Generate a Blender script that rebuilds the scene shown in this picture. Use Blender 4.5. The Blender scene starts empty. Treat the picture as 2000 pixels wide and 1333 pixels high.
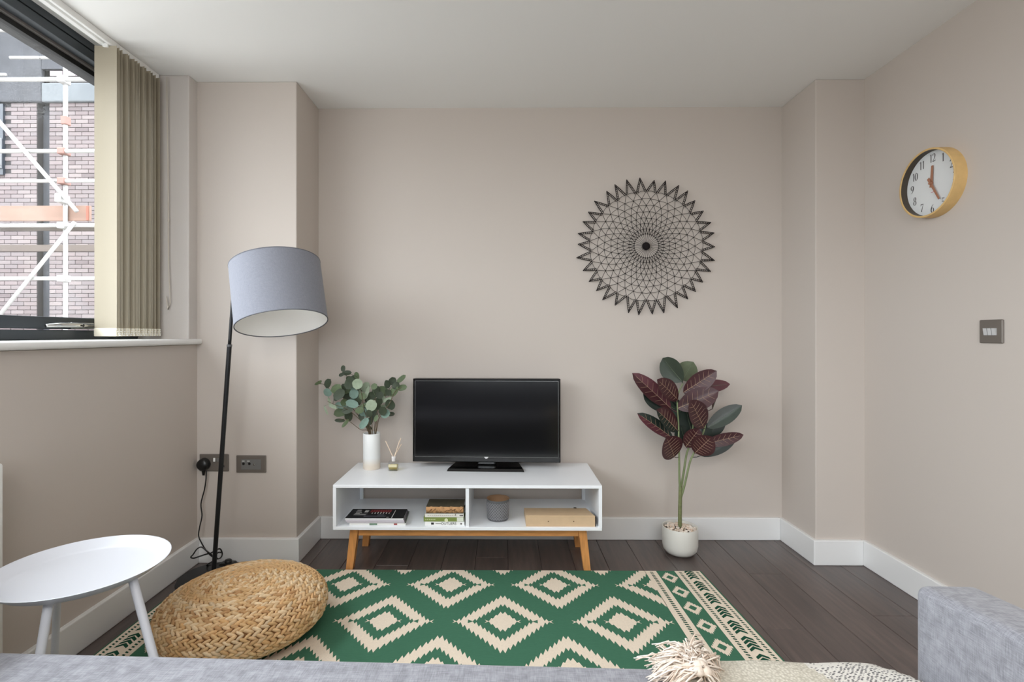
import bpy, bmesh, math, random
from mathutils import Vector, Matrix, Quaternion
from mathutils.geometry import tessellate_polygon
R = math.radians
PI = math.pi
rnd = random.Random(7)
S = bpy.context.scene
COL = S.collection

# ---------------------------------------------------------------- camera, world, lights, exposure
F, PSI, U0, V0, H = 1000.0, R(0.5), 973.27, 653.5, 1.077
cam_d = bpy.data.cameras.new('camera'); cam = bpy.data.objects.new('camera', cam_d); COL.objects.link(cam)
cam.location = (0, 0, H); cam.rotation_euler = (R(90), 0, PSI)
cam_d.sensor_width = 36; cam_d.lens = 18.0
cam_d.shift_x = (1000 - U0) / 2000; cam_d.shift_y = -(666.5 - V0) / 2000
cam_d.clip_start = 0.02
S.camera = cam
W = bpy.data.worlds.new('overcast_sky'); S.world = W; W.use_nodes = True
# overcast sky: brighter towards the zenith, grey ground below the horizon
_n = W.node_tree.nodes; _l = W.node_tree.links; _bg = _n['Background']
_tc = _n.new('ShaderNodeTexCoord'); _sp = _n.new('ShaderNodeSeparateXYZ'); _mr = _n.new('ShaderNodeMapRange'); _cr = _n.new('ShaderNodeValToRGB')
_l.new(_tc.outputs['Generated'], _sp.inputs[0]); _l.new(_sp.outputs[2], _mr.inputs[0]); _mr.inputs['From Min'].default_value = -1
_l.new(_mr.outputs[0], _cr.inputs[0]); _l.new(_cr.outputs[0], _bg.inputs[0])
_e = _cr.color_ramp.elements; _e[0].position = .49; _e[0].color = (.20, .20, .20, 1); _e[1].position = 1; _e[1].color = (.92, .96, 1.0, 1)
_e2 = _e.new(.51); _e2.color = (.44, .46, .49, 1)
_bg.inputs[1].default_value = 13.0

def area_light(name, loc, rot, sx, sy, energy=0, color=(1, 1, 1), portal=False):
    d = bpy.data.lights.new(name, 'AREA'); d.shape = 'RECTANGLE'; d.size = sx; d.size_y = sy
    d.energy = energy; d.color = color
    if portal: d.cycles.is_portal = True
    o = bpy.data.objects.new(name, d); COL.objects.link(o); o.location = loc; o.rotation_euler = rot
    return o
area_light('side_window_portal', (-1.77, 0.32, 1.66), (0, R(-90), 0), 1.1, 4.0, portal=True)
area_light('added_door_portal', (0.3, -2.62, 1.2), (R(90), 0, 0), 2.7, 2.0, portal=True)  # guides sky light through the added rear door
area_light('rear_ceiling_fill', (0.0, -1.1, 2.262), (0, 0, 0), 1.8, 1.2, 52, (1.0, 0.985, 0.96))  # added fill light behind the camera, no real ceiling fixture
VS = S.view_settings
VS.view_transform = 'Standard'; VS.look = 'None'; VS.gamma = 1.0; VS.use_curve_mapping = False
VS.exposure = 0.22
S.cycles.max_bounces = 10; S.cycles.diffuse_bounces = 6; S.cycles.glossy_bounces = 4
S.cycles.transparent_max_bounces = 16; S.cycles.transmission_bounces = 8
S.cycles.sample_clamp_indirect = 6.0
S.cycles.caustics_reflective = False; S.cycles.caustics_refractive = False

# ---------------------------------------------------------------- helpers
def at(px, py, Y):
    """photo pixel -> world point on the plane at distance Y"""
    a = (px - U0) / F
    X = Y * (a * math.cos(PSI) - math.sin(PSI)) / (math.cos(PSI) + a * math.sin(PSI))
    c = -X * math.sin(PSI) + Y * math.cos(PSI)
    return Vector((X, Y, H - (py - V0) / F * c))

def lin(c):
    r = []
    for x in c[:3]:
        x /= 255.0
        r.append(x / 12.92 if x <= 0.04045 else ((x + 0.055) / 1.055) ** 2.4)
    return (r[0], r[1], r[2], 1.0)

MATS = {}
def mat(name, rgb, rough=0.6, metal=0.0, spec=0.5, var=0.0, vscale=40.0, bump=0.0, bscale=200.0, stretch=None,
        coat=0.0, trans=0.0, rand=None, island=None, sheen=0.0, subsurf=None, objspace=True):
    if name in MATS: return MATS[name]
    m = bpy.data.materials.new(name); m.use_nodes = True
    nt = m.node_tree; N = nt.nodes; L = nt.links; b = N['Principled BSDF']
    base = lin(rgb)
    b.inputs['Base Color'].default_value = base
    b.inputs['Roughness'].default_value = rough; b.inputs['Metallic'].default_value = metal
    b.inputs['Specular IOR Level'].default_value = spec
    b.inputs['Coat Weight'].default_value = coat
    b.inputs['Transmission Weight'].default_value = trans
    if sheen: b.inputs['Sheen Weight'].default_value = sheen
    vec = None
    if var or bump:
        tc = N.new('ShaderNodeTexCoord'); mp = N.new('ShaderNodeMapping')
        L.new(tc.outputs['Object'], mp.inputs[0])
        if stretch: mp.inputs['Scale'].default_value = stretch
        vec = mp.outputs[0]
    colour = None
    if rand or island:
        if rand:
            src = N.new('ShaderNodeObjectInfo').outputs['Random']; pal = rand
        else:
            src = N.new('ShaderNodeNewGeometry').outputs['Random Per Island']; pal = island
        cr = N.new('ShaderNodeValToRGB'); cr.color_ramp.interpolation = 'LINEAR'
        els = cr.color_ramp.elements
        while len(els) < len(pal): els.new(0.5)
        for i, c in enumerate(pal):
            els[i].position = i / (len(pal) - 1); els[i].color = lin(c)
        L.new(src, cr.inputs[0]); colour = cr.outputs[0]
    if var:
        nz = N.new('ShaderNodeTexNoise'); nz.inputs['Scale'].default_value = vscale; nz.inputs['Detail'].default_value = 5
        L.new(vec, nz.inputs['Vector'])
        mr = N.new('ShaderNodeMapRange'); mr.inputs['From Min'].default_value = 0.25; mr.inputs['From Max'].default_value = 0.75
        mr.inputs['To Min'].default_value = 1 - var; mr.inputs['To Max'].default_value = 1 + var
        L.new(nz.outputs['Fac'], mr.inputs[0])
        mx = N.new('ShaderNodeVectorMath'); mx.operation = 'SCALE'
        if colour: L.new(colour, mx.inputs[0])
        else: mx.inputs[0].default_value = base[:3]
        L.new(mr.outputs[0], mx.inputs['Scale']); colour = mx.outputs[0]
    if colour: L.new(colour, b.inputs['Base Color'])
    if bump:
        nz = N.new('ShaderNodeTexNoise'); nz.inputs['Scale'].default_value = bscale; nz.inputs['Detail'].default_value = 3
        L.new(vec, nz.inputs['Vector'])
        bp = N.new('ShaderNodeBump'); bp.inputs['Strength'].default_value = bump; bp.inputs['Distance'].default_value = 0.002
        L.new(nz.outputs['Fac'], bp.inputs['Height']); L.new(bp.outputs[0], b.inputs['Normal'])
    MATS[name] = m
    return m

class MB:
    def __init__(s): s.v = []; s.f = []; s.m = []
    def add(s, vs, fs, mi=0):
        o = len(s.v); s.v += [tuple(v) for v in vs]
        s.f += [tuple(i + o for i in f) for f in fs]; s.m += [mi] * len(fs)
        return s
    def bm(s, b, mi=0):
        b.verts.index_update()
        s.add([v.co[:] for v in b.verts], [[v.index for v in f.verts] for f in b.faces], mi); b.free(); return s
    def box(s, x0, x1, y0, y1, z0, z1, bev=0.0, seg=2, mi=0, M=None):
        b = bmesh.new(); bmesh.ops.create_cube(b, size=1)
        for v in b.verts:
            v.co = Vector((x0 + (v.co.x + .5) * (x1 - x0), y0 + (v.co.y + .5) * (y1 - y0), z0 + (v.co.z + .5) * (z1 - z0)))
        if bev > 0: bmesh.ops.bevel(b, geom=list(b.edges), offset=bev, segments=seg, affect='EDGES', profile=0.5, clamp_overlap=True)
        if M is not None: b.transform(M)
        return s.bm(b, mi)
    def hexa(s, p, mi=0):   # 4 bottom points then 4 top points
        return s.add(p, [(3, 2, 1, 0), (4, 5, 6, 7), (0, 1, 5, 4), (1, 2, 6, 5), (2, 3, 7, 6), (3, 0, 4, 7)], mi)
    def tube(s, pts, r, n=8, mi=0, cap=True):
        pts = [Vector(p) for p in pts]; k = len(pts)
        rr = r if isinstance(r, (list, tuple)) else [r] * k
        T = []
        for i in range(k):
            d = pts[min(i + 1, k - 1)] - pts[max(i - 1, 0)]
            T.append(d.normalized() if d.length > 1e-9 else Vector((0, 0, 1)))
        a = Vector((0, 0, 1)) if abs(T[0].z) < .9 else Vector((1, 0, 0))
        nrm = (a - T[0] * a.dot(T[0])).normalized(); vs = []
        for i in range(k):
            if i:
                q = T[i - 1].rotation_difference(T[i]); nrm = q @ nrm
            bn = T[i].cross(nrm)
            for j in range(n):
                an = 2 * PI * j / n
                vs.append(pts[i] + (nrm * math.cos(an) + bn * math.sin(an)) * rr[i])
        fs = [(i * n + j, i * n + (j + 1) % n, (i + 1) * n + (j + 1) % n, (i + 1) * n + j) for i in range(k - 1) for j in range(n)]
        if cap: fs += [tuple(range(n - 1, -1, -1)), tuple((k - 1) * n + j for j in range(n))]
        return s.add(vs, fs, mi)
    def lathe(s, prof, c=(0, 0, 0), n=32, mi=0, M=None):
        vs = []; fs = []; k = len(prof)
        for (r, z) in prof:
            for j in range(n):
                an = 2 * PI * j / n; v = Vector((r * math.cos(an), r * math.sin(an), z))
                vs.append((M @ v if M is not None else v) + Vector(c))
        for i in range(k - 1):
            for j in range(n): fs.append((i * n + j, i * n + (j + 1) % n, (i + 1) * n + (j + 1) % n, (i + 1) * n + j))
        return s.add(vs, fs, mi)
    def ell(s, c, ax, ay, az, nu=8, nv=5, mi=0):
        c = Vector(c); vs = [c - Vector(az)]; fs = []
        for i in range(1, nv):
            ph = -PI / 2 + PI * i / nv
            for j in range(nu):
                th = 2 * PI * j / nu
                vs.append(c + Vector(ax) * (math.cos(ph) * math.cos(th)) + Vector(ay) * (math.cos(ph) * math.sin(th)) + Vector(az) * math.sin(ph))
        vs.append(c + Vector(az)); t = len(vs) - 1
        for j in range(nu):
            fs.append((0, 1 + (j + 1) % nu, 1 + j)); fs.append((t, t - nu + j, t - nu + (j + 1) % nu))
            for i in range(nv - 2):
                a = 1 + i * nu; fs.append((a + j, a + (j + 1) % nu, a + nu + (j + 1) % nu, a + nu + j))
        return s.add(vs, fs, mi)
    def grid(s, fn, nu, nv, mi=0):
        vs = [fn(i / nu, j / nv) for i in range(nu + 1) for j in range(nv + 1)]
        fs = [(i * (nv + 1) + j, (i + 1) * (nv + 1) + j, (i + 1) * (nv + 1) + j + 1, i * (nv + 1) + j + 1) for i in range(nu) for j in range(nv)]
        return s.add(vs, fs, mi)
    def prism(s, poly, lo, hi, mi=0, side=True):   # poly in xy, between z lo and hi
        n = len(poly)
        tri = tessellate_polygon([[Vector((p[0], p[1], 0)) for p in poly]])
        vs = [(p[0], p[1], hi) for p in poly] + ([(p[0], p[1], lo) for p in poly] if side else [])
        fs = []
        for t in tri:
            a, b, c = [Vector((poly[i][0], poly[i][1])) for i in t]
            ccw = (b - a).cross(c - a) > 0
            t = t if ccw else (t[0], t[2], t[1])
            fs.append(tuple(t))
            if side: fs.append((t[0] + n, t[2] + n, t[1] + n))
        if side:
            ar = sum(poly[i][0] * poly[(i + 1) % n][1] - poly[(i + 1) % n][0] * poly[i][1] for i in range(n))
            for i in range(n):
                j = (i + 1) % n
                fs.append((i + n, j + n, j, i) if ar > 0 else (i, j, j + n, i + n))
        return s.add(vs, fs, mi)
    def move(s, M):
        s.v = [tuple(M @ Vector(v)) for v in s.v]; return s
    def build(s, name, mats, parent=None, smooth=False, off=None, angle=None):
        me = bpy.data.meshes.new(name)
        if off is None and parent is not None: off = OFF.get(parent.as_pointer(), Vector())
        off = Vector(off) if off is not None else Vector()
        me.from_pydata([(v[0] - off.x, v[1] - off.y, v[2] - off.z) for v in s.v], [], s.f)
        ml = mats if isinstance(mats, (list, tuple)) else [mats]
        for m in ml: me.materials.append(m)
        if len(ml) > 1: me.polygons.foreach_set('material_index', s.m)
        if smooth:
            me.polygons.foreach_set('use_smooth', [True] * len(me.polygons))
            if angle:
                try: me.set_sharp_from_angle(angle=R(angle))
                except Exception: pass
        me.validate(); me.update()
        o = bpy.data.objects.new(name, me); COL.objects.link(o)
        if parent is not None:
            o.parent = parent; OFF[o.as_pointer()] = off
        return o
OFF = {}
def tag(o, label=None, cat=None, group=None, kind=None):
    if label: o['label'] = label
    if cat: o['category'] = cat
    if group: o['group'] = group
    if kind: o['kind'] = kind
    return o
def thing(name, loc, label, cat, group=None, rot=None, local=False):
    o = bpy.data.objects.new(name, None); COL.objects.link(o); o.location = loc; o.empty_display_size = .05
    if rot: o.rotation_euler = rot
    OFF[o.as_pointer()] = Vector() if local else Vector(loc)
    return tag(o, label, cat, group)
def struct(o): o['kind'] = 'structure'; return o
def inst(src, parent, loc=(0, 0, 0), rot=(0, 0, 0), scale=(1, 1, 1), name=None):
    c = src.copy(); COL.objects.link(c)
    if name: c.name = name
    c.parent = parent; c.location = loc; c.rotation_euler = rot; c.scale = scale
    return c

# ---------------------------------------------------------------- materials
WALL = mat('wall_paint', (197, 188, 180), .7, spec=.25, bump=.05, bscale=260)
CEIL = mat('ceiling_paint', (238, 238, 236), .8, spec=.2)
TRIM = mat('white_gloss_trim', (228, 228, 227), .35)
SILLW = mat('sill_white', (238, 238, 236), .35)
REVEAL = mat('reveal_paint', (204, 198, 193), .7, spec=.25)
WHITE = mat('white_lacquer', (243, 246, 250), .3)
WHITEM = mat('white_powder_metal', (214, 217, 225), .35)
OAK = mat('orange_oak', (214, 150, 88), .45, var=.22, vscale=14, stretch=(1.5, 1.5, .12) if False else (8, 8, 1))
BLACKP = mat('black_plastic', (14, 14, 15), .3)
BLACKM = mat('black_lamp_metal', (30, 31, 33), .4, metal=.3)
CHROME = mat('brushed_steel', (190, 190, 188), .25, metal=1.0)
PLATE = mat('pewter_plate', (116, 109, 102), .4, metal=.35)
PLATE2 = mat('grey_insert', (120, 120, 118), .45, metal=.3)
FRAME = mat('anthracite_frame', (52, 58, 63), .38)
FRAMED = mat('frame_gasket', (16, 17, 18), .6)
FRAME_LIT = mat('frame_lit_grey', (112, 108, 106), .45)  # lighter copy of the frame colour, for the ledge that catches light

def floor_mat():
    m = bpy.data.materials.new('dark_wood_plank'); m.use_nodes = True
    nt = m.node_tree; N = nt.nodes; L = nt.links; b = N['Principled BSDF']
    tc = N.new('ShaderNodeTexCoord'); oi = N.new('ShaderNodeObjectInfo')
    ad = N.new('ShaderNodeVectorMath'); ad.operation = 'ADD'
    sc = N.new('ShaderNodeVectorMath'); sc.operation = 'SCALE'; sc.inputs[0].default_value = (7, 13, 3)
    L.new(oi.outputs['Random'], sc.inputs['Scale']); L.new(tc.outputs['Object'], ad.inputs[0]); L.new(sc.outputs[0], ad.inputs[1])
    mp = N.new('ShaderNodeMapping'); mp.inputs['Scale'].default_value = (16, 1.3, 1); L.new(ad.outputs[0], mp.inputs[0])
    nz = N.new('ShaderNodeTexNoise'); nz.inputs['Scale'].default_value = 3.0; nz.inputs['Detail'].default_value = 7; nz.inputs['Roughness'].default_value = .65
    L.new(mp.outputs[0], nz.inputs['Vector'])
    cr = N.new('ShaderNodeValToRGB'); e = cr.color_ramp.elements
    e[0].position = .3; e[0].color = lin((66, 57, 55)); e[1].position = .72; e[1].color = lin((102, 88, 83))
    L.new(nz.outputs['Fac'], cr.inputs[0])
    mr = N.new('ShaderNodeMapRange'); mr.inputs['To Min'].default_value = .9; mr.inputs['To Max'].default_value = 1.12
    L.new(oi.outputs['Random'], mr.inputs[0])
    mx = N.new('ShaderNodeVectorMath'); mx.operation = 'SCALE'; L.new(cr.outputs[0], mx.inputs[0]); L.new(mr.outputs[0], mx.inputs['Scale'])
    L.new(mx.outputs[0], b.inputs['Base Color'])
    rr = N.new('ShaderNodeMapRange'); rr.inputs['To Min'].default_value = .26; rr.inputs['To Max'].default_value = .42
    L.new(nz.outputs['Fac'], rr.inputs[0]); L.new(rr.outputs[0], b.inputs['Roughness'])
    bp = N.new('ShaderNodeBump'); bp.inputs['Strength'].default_value = .12; bp.inputs['Distance'].default_value = .001
    L.new(nz.outputs['Fac'], bp.inputs['Height']); L.new(bp.outputs[0], b.inputs['Normal'])
    b.inputs['Specular IOR Level'].default_value = .85
    return m
FLOORM = floor_mat()

def fabric(name, dark, light, scale=900):
    m = bpy.data.materials.new(name); m.use_nodes = True
    nt = m.node_tree; N = nt.nodes; L = nt.links; b = N['Principled BSDF']
    tc = N.new('ShaderNodeTexCoord')
    facs = []
    for st in ((1.2, 1.2, 22), (22, 1.2, 1.2), (1.2, 22, 1.2)):
        mp = N.new('ShaderNodeMapping'); mp.inputs['Scale'].default_value = st; L.new(tc.outputs['Object'], mp.inputs[0])
        nz = N.new('ShaderNodeTexNoise'); nz.inputs['Scale'].default_value = scale / 22; nz.inputs['Detail'].default_value = 4
        L.new(mp.outputs[0], nz.inputs['Vector']); facs.append(nz.outputs['Fac'])
    a0 = N.new('ShaderNodeMath'); a0.operation = 'ADD'; L.new(facs[0], a0.inputs[0]); L.new(facs[1], a0.inputs[1])
    av = N.new('ShaderNodeMath'); av.operation = 'ADD'; L.new(a0.outputs[0], av.inputs[0]); L.new(facs[2], av.inputs[1])
    cr = N.new('ShaderNodeValToRGB'); e = cr.color_ramp.elements
    hv = N.new('ShaderNodeMath'); hv.operation = 'MULTIPLY'; hv.inputs[1].default_value = .3333; L.new(av.outputs[0], hv.inputs[0])
    e[0].position = .40; e[0].color = lin(dark); e[1].position = .60; e[1].color = lin(light)
    L.new(hv.outputs[0], cr.inputs[0]); L.new(cr.outputs[0], b.inputs['Base Color'])
    b.inputs['Roughness'].default_value = .9; b.inputs['Specular IOR Level'].default_value = .2; b.inputs['Sheen Weight'].default_value = .15
    bp = N.new('ShaderNodeBump'); bp.inputs['Strength'].default_value = .15; bp.inputs['Distance'].default_value = .001
    L.new(hv.outputs[0], bp.inputs['Height']); L.new(bp.outputs[0], b.inputs['Normal'])
    return m
SOFA = fabric('grey_sofa_fabric', (125, 126, 133), (163, 164, 172))

def pane_fresnel(N, L):   # reflectance of a thin pane, the same from both faces
    lw = N.new('ShaderNodeLayerWeight'); lw.inputs[0].default_value = .5
    pw_ = N.new('ShaderNodeMath'); pw_.operation = 'POWER'; pw_.inputs[1].default_value = 4; L.new(lw.outputs['Facing'], pw_.inputs[0])
    ma = N.new('ShaderNodeMath'); ma.operation = 'MULTIPLY_ADD'; ma.inputs[1].default_value = .9; ma.inputs[2].default_value = .035; L.new(pw_.outputs[0], ma.inputs[0])
    return ma.outputs[0]
def glass_mat():
    m = bpy.data.materials.new('rain_spotted_glass'); m.use_nodes = True
    nt = m.node_tree; N = nt.nodes; L = nt.links; N.remove(N['Principled BSDF'])
    out = N['Material Output']
    tr = N.new('ShaderNodeBsdfTransparent'); tr.inputs[0].default_value = (.97, .98, .98, 1)
    gl = N.new('ShaderNodeBsdfGlossy'); gl.inputs['Roughness'].default_value = .02
    fr = pane_fresnel(N, L)
    mx = N.new('ShaderNodeMixShader'); L.new(fr, mx.inputs[0]); L.new(tr.outputs[0], mx.inputs[1]); L.new(gl.outputs[0], mx.inputs[2])
    tl = N.new('ShaderNodeBsdfTranslucent'); tl.inputs[0].default_value = (.8, .82, .84, 1)
    rf = N.new('ShaderNodeBsdfRefraction'); rf.inputs['IOR'].default_value = 1.33; rf.inputs['Roughness'].default_value = .4
    tc = N.new('ShaderNodeTexCoord')
    vo = N.new('ShaderNodeTexVoronoi'); vo.inputs['Scale'].default_value = 330; L.new(tc.outputs['Object'], vo.inputs['Vector'])
    nz = N.new('ShaderNodeTexNoise'); nz.inputs['Scale'].default_value = 3.2; nz.inputs['Detail'].default_value = 3; L.new(tc.outputs['Object'], nz.inputs['Vector'])
    # drop radius varies over the pane: where the rain ran there are few drops
    mr = N.new('ShaderNodeMapRange'); mr.inputs['From Min'].default_value = .38; mr.inputs['From Max'].default_value = .62
    mr.inputs['To Min'].default_value = .12; mr.inputs['To Max'].default_value = .42
    L.new(nz.outputs['Fac'], mr.inputs[0])
    ls = N.new('ShaderNodeMath'); ls.operation = 'SUBTRACT'; ls.use_clamp = True; L.new(mr.outputs[0], ls.inputs[0]); L.new(vo.outputs['Distance'], ls.inputs[1])
    l3 = N.new('ShaderNodeMath'); l3.operation = 'MULTIPLY'; l3.use_clamp = True; l3.inputs[1].default_value = 5; L.new(ls.outputs[0], l3.inputs[0]); ls = l3
    ad = N.new('ShaderNodeMixShader'); ad.inputs[0].default_value = .08; L.new(tr.outputs[0], ad.inputs[1]); L.new(tl.outputs[0], ad.inputs[2])
    m2 = N.new('ShaderNodeMixShader'); L.new(ls.outputs[0], m2.inputs[0]); L.new(mx.outputs[0], m2.inputs[1]); L.new(ad.outputs[0], m2.inputs[2])
    L.new(m2.outputs[0], out.inputs[0])
    return m
PANE = glass_mat()
def clear_glass(name, tint=(.97, .98, .98, 1)):
    m = bpy.data.materials.new(name); m.use_nodes = True
    nt = m.node_tree; N = nt.nodes; L = nt.links; N.remove(N['Principled BSDF'])
    tr = N.new('ShaderNodeBsdfTransparent'); tr.inputs[0].default_value = tint
    gl = N.new('ShaderNodeBsdfGlossy'); gl.inputs['Roughness'].default_value = .03
    fr = pane_fresnel(N, L)
    mx = N.new('ShaderNodeMixShader'); L.new(fr, mx.inputs[0]); L.new(tr.outputs[0], mx.inputs[1]); L.new(gl.outputs[0], mx.inputs[2])
    L.new(mx.outputs[0], N['Material Output'].inputs[0]); return m
CLEAR = clear_glass('clear_glass', (.96, .97, .97, 1))

# ---------------------------------------------------------------- room shell
YB, YC, XR, XL, ZC = 2.70, 2.41, 1.693, -1.446, 2.272
XPR, XPL = 1.4645, -0.974      # pier inner faces
YREAR = -2.6
struct(MB().box(-1.9, 1.9, YREAR - .1, YB + .1, -.12, -.005).build('floor', mat('sub_floor', (20, 16, 15), .9)))
FL = bpy.data.objects['floor']
pw = .1545; px0 = 1.57 - pw * 20
pm = MB().box(-pw / 2 + .0006, pw / 2 - .0006, -.6 + .0006, .6 - .0006, -.012, 0, bev=.0016, seg=1)
pmesh = None
xs = px0
k = 0
while xs < XR:
    y = YREAR - .6 + (k * .43) % 1.2
    while y - .6 < YB + .1:
        c = (xs + pw / 2, y, 0)
        if pmesh is None: pmesh = pm.build('plank', FLOORM, FL); pmesh.location = c
        else: inst(pmesh, FL, c)
        y += 1.2
    xs += pw; k += 1
struct(MB().box(-1.9, 1.9, YREAR - .1, YB + .15, ZC, ZC + .15).build('ceiling', CEIL))
struct(MB().box(-1.9, 1.9, YB, YB + .15, -.1, ZC).build('wall_back', WALL))
struct(MB().box(XR, XR + .15, YREAR, YB, -.1, ZC).build('wall_right', WALL))
struct(MB().box(XPR, XR + .02, YC, YB + .02, -.1, ZC, bev=.004).build('wall_right_pier', WALL))
struct(MB().box(-1.85, XPL, YC, YB + .02, -.1, ZC, bev=.004).build('wall_left_pier', WALL))
struct(MB().box(-1.85, XL, YREAR, YC, -.1, 1.028).build('wall_left', WALL))
REV = 2.345
struct(MB().box(-1.85, XL, REV, YC + .01, 1.03, ZC, bev=.004).build('wall_left_reveal', REVEAL))
struct(MB().box(-1.85, XL, YREAR, -1.7, 1.03, ZC).build('wall_left_end', WALL))
# rear wall; its unseen wide glazed door is added to let in frontal daylight
w = MB()
w.box(-1.85, -1.2, YREAR - .15, YREAR, -.1, ZC); w.box(1.5, 1.85, YREAR - .15, YREAR, -.1, ZC)
w.box(-1.2, 1.5, YREAR - .15, YREAR, 2.15, ZC)
struct(w.build('wall_rear', WALL))
dr = struct(bpy.data.objects.new('added_door_1', None)); COL.objects.link(dr); dr.location = (.3, YREAR - .07, 0); OFF[dr.as_pointer()] = Vector(dr.location)
d = MB()
for a, b in ((-1.2, -1.13), (.115, .185), (1.43, 1.5)): d.box(a, b, YREAR - .11, YREAR - .04, .0, 2.15, bev=.004)
d.box(-1.2, 1.5, YREAR - .11, YREAR - .04, .0, .1, bev=.004); d.box(-1.2, 1.5, YREAR - .11, YREAR - .04, 2.08, 2.15, bev=.004)
d.build('added_door_frame', FRAME, dr)
for a, b in ((-1.13, .115), (.185, 1.43)): MB().box(a, b, YREAR - .08, YREAR - .072, .1, 2.08).build('glass_pane', CLEAR, dr)

# baseboards
bh, bt = .117, .016
def bboard(name, boxes):
    m = MB()
    for (x0, x1, y0, y1) in boxes: m.box(x0, x1, y0, y1, 0, bh, bev=.004)
    return struct(m.build(name, TRIM))
bboard('baseboard_back', [(XPL + bt, XPR - bt, YB - bt, YB + .005)])
bboard('baseboard_left_pier', [(XL + bt, XPL + bt, YC - bt, YC + .005), (XPL - .005, XPL + bt - .0004, YC - .002, YB)])
bboard('baseboard_right_pier', [(XPR - bt, XR - bt, YC - bt, YC + .005), (XPR - bt + .0004, XPR + .005, YC - .002, YB)])
bboard('baseboard_left', [(XL - .005, XL + bt, YREAR, YC)])
bboard('baseboard_right', [(XR - bt, XR + .005, YREAR, YC)])

# window
XF = -1.684
win = struct(bpy.data.objects.new('window_1', None)); COL.objects.link(win); win.location = (XF, .5, 1.055); OFF[win.as_pointer()] = Vector(win.location)
WY0, WY1 = -1.7, REV
f = MB()
f.box(-1.80, XF, WY0, WY1, 2.243, ZC); f.box(-1.80, XF, WY0, WY1, 2.203, 2.238, bev=.002)
f.box(-1.80, XF + .004, WY0, WY1, 1.056, 1.094, bev=.003)
f.box(-1.80, XF, WY1 - .05, WY1, 1.09, 2.25); f.box(-1.80, XF, WY0, WY0 + .05, 1.09, 2.25); f.box(-1.80, XF, -.2, -.14, 1.09, 2.25)
f.build('window_frame', FRAME, win)
MB().box(-1.80, XF - .006, WY0, WY1, 2.236, 2.246).build('frame_groove', FRAMED, win)
MB().box(-1.80, XF - .040, WY0, WY1, 2.192, 2.205, bev=.002).build('lit_ledge', FRAME_LIT, win)  # ledge under the window head, its light painted as a paler grey
MB().box(-1.80, XF - .052, WY0, WY1, 2.172, 2.194).build('gasket', FRAMED, win)
for a, b in ((WY0 + .05, -.2), (-.14, WY1 - .05)):
    sr = MB(); sr.box(-1.78, XF + .002, a, b, 1.098, 1.143, bev=.004)
    sr.build('sash_rail', FRAME, win)
    MB().box(-1.752, -1.746, a, b, 1.13, 2.19).build('glass_pane', PANE, win)
hd = MB()
hd.box(XF - .002, XF + .012, 1.97, 2.085, 1.098, 1.124, bev=.005); hd.box(XF + .006, XF + .034, 1.95, 1.972, 1.104, 1.118, bev=.004)
hb = hd.build('window_handle', CHROME, win)
h2 = MB(); h2.tube([(XF + .03, 1.84, 1.108), (XF + .032, 1.9, 1.111), (XF + .034, 1.965, 1.112), (XF + .03, 2.08, 1.110)], [.006, .0095, .0105, .008], 10)
h2.build('lever', CHROME, hb, smooth=True)
MB().lathe([(.0, .001), (.006, .001), (.006, 0)], (0, 0, 0), 12, M=Matrix.Translation((XF + .046, 1.985, 1.111)) @ Matrix.Rotation(R(90), 4, 'Y')).build('lock_cylinder', BLACKP, hb)
si = MB(); si.box(-1.76, -1.417, WY0, YC, 1.030, 1.056, bev=.011, seg=4); struct(si.build('trim_1', SILLW, smooth=True, angle=40))

# ---------------------------------------------------------------- vertical blind
SLATM = bpy.data.materials.new('cream_blind_fabric'); SLATM.use_nodes = True
nt = SLATM.node_tree; b = nt.nodes['Principled BSDF']; b.inputs['Base Color'].default_value = lin((170, 161, 143)); b.inputs['Roughness'].default_value = .8
tl = nt.nodes.new('ShaderNodeBsdfTranslucent'); tl.inputs[0].default_value = lin((190, 182, 156)); mx = nt.nodes.new('ShaderNodeMixShader'); mx.inputs[0].default_value = .12
nt.links.new(b.outputs[0], mx.inputs[1]); nt.links.new(tl.outputs[0], mx.inputs[2]); nt.links.new(mx.outputs[0], nt.nodes['Material Output'].inputs[0])
XS = -1.60
bl = thing('vertical_blind', (XS, 2.18, ZC), 'cream vertical fabric blind drawn to one side of the window above the sill', 'blind')
hr = MB(); hr.box(-1.625, -1.603, WY0 + .02, REV - .005, 2.246, ZC - .001, bev=.002); hr.box(-1.591, -1.578, WY0 + .02, REV - .005, 2.246, ZC - .001, bev=.002)
hr.box(-1.61, -1.585, WY0 + .02, REV - .005, 2.262, ZC - .001)
hr.build('head_rail', SILLW, bl)
ny = 14
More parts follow.
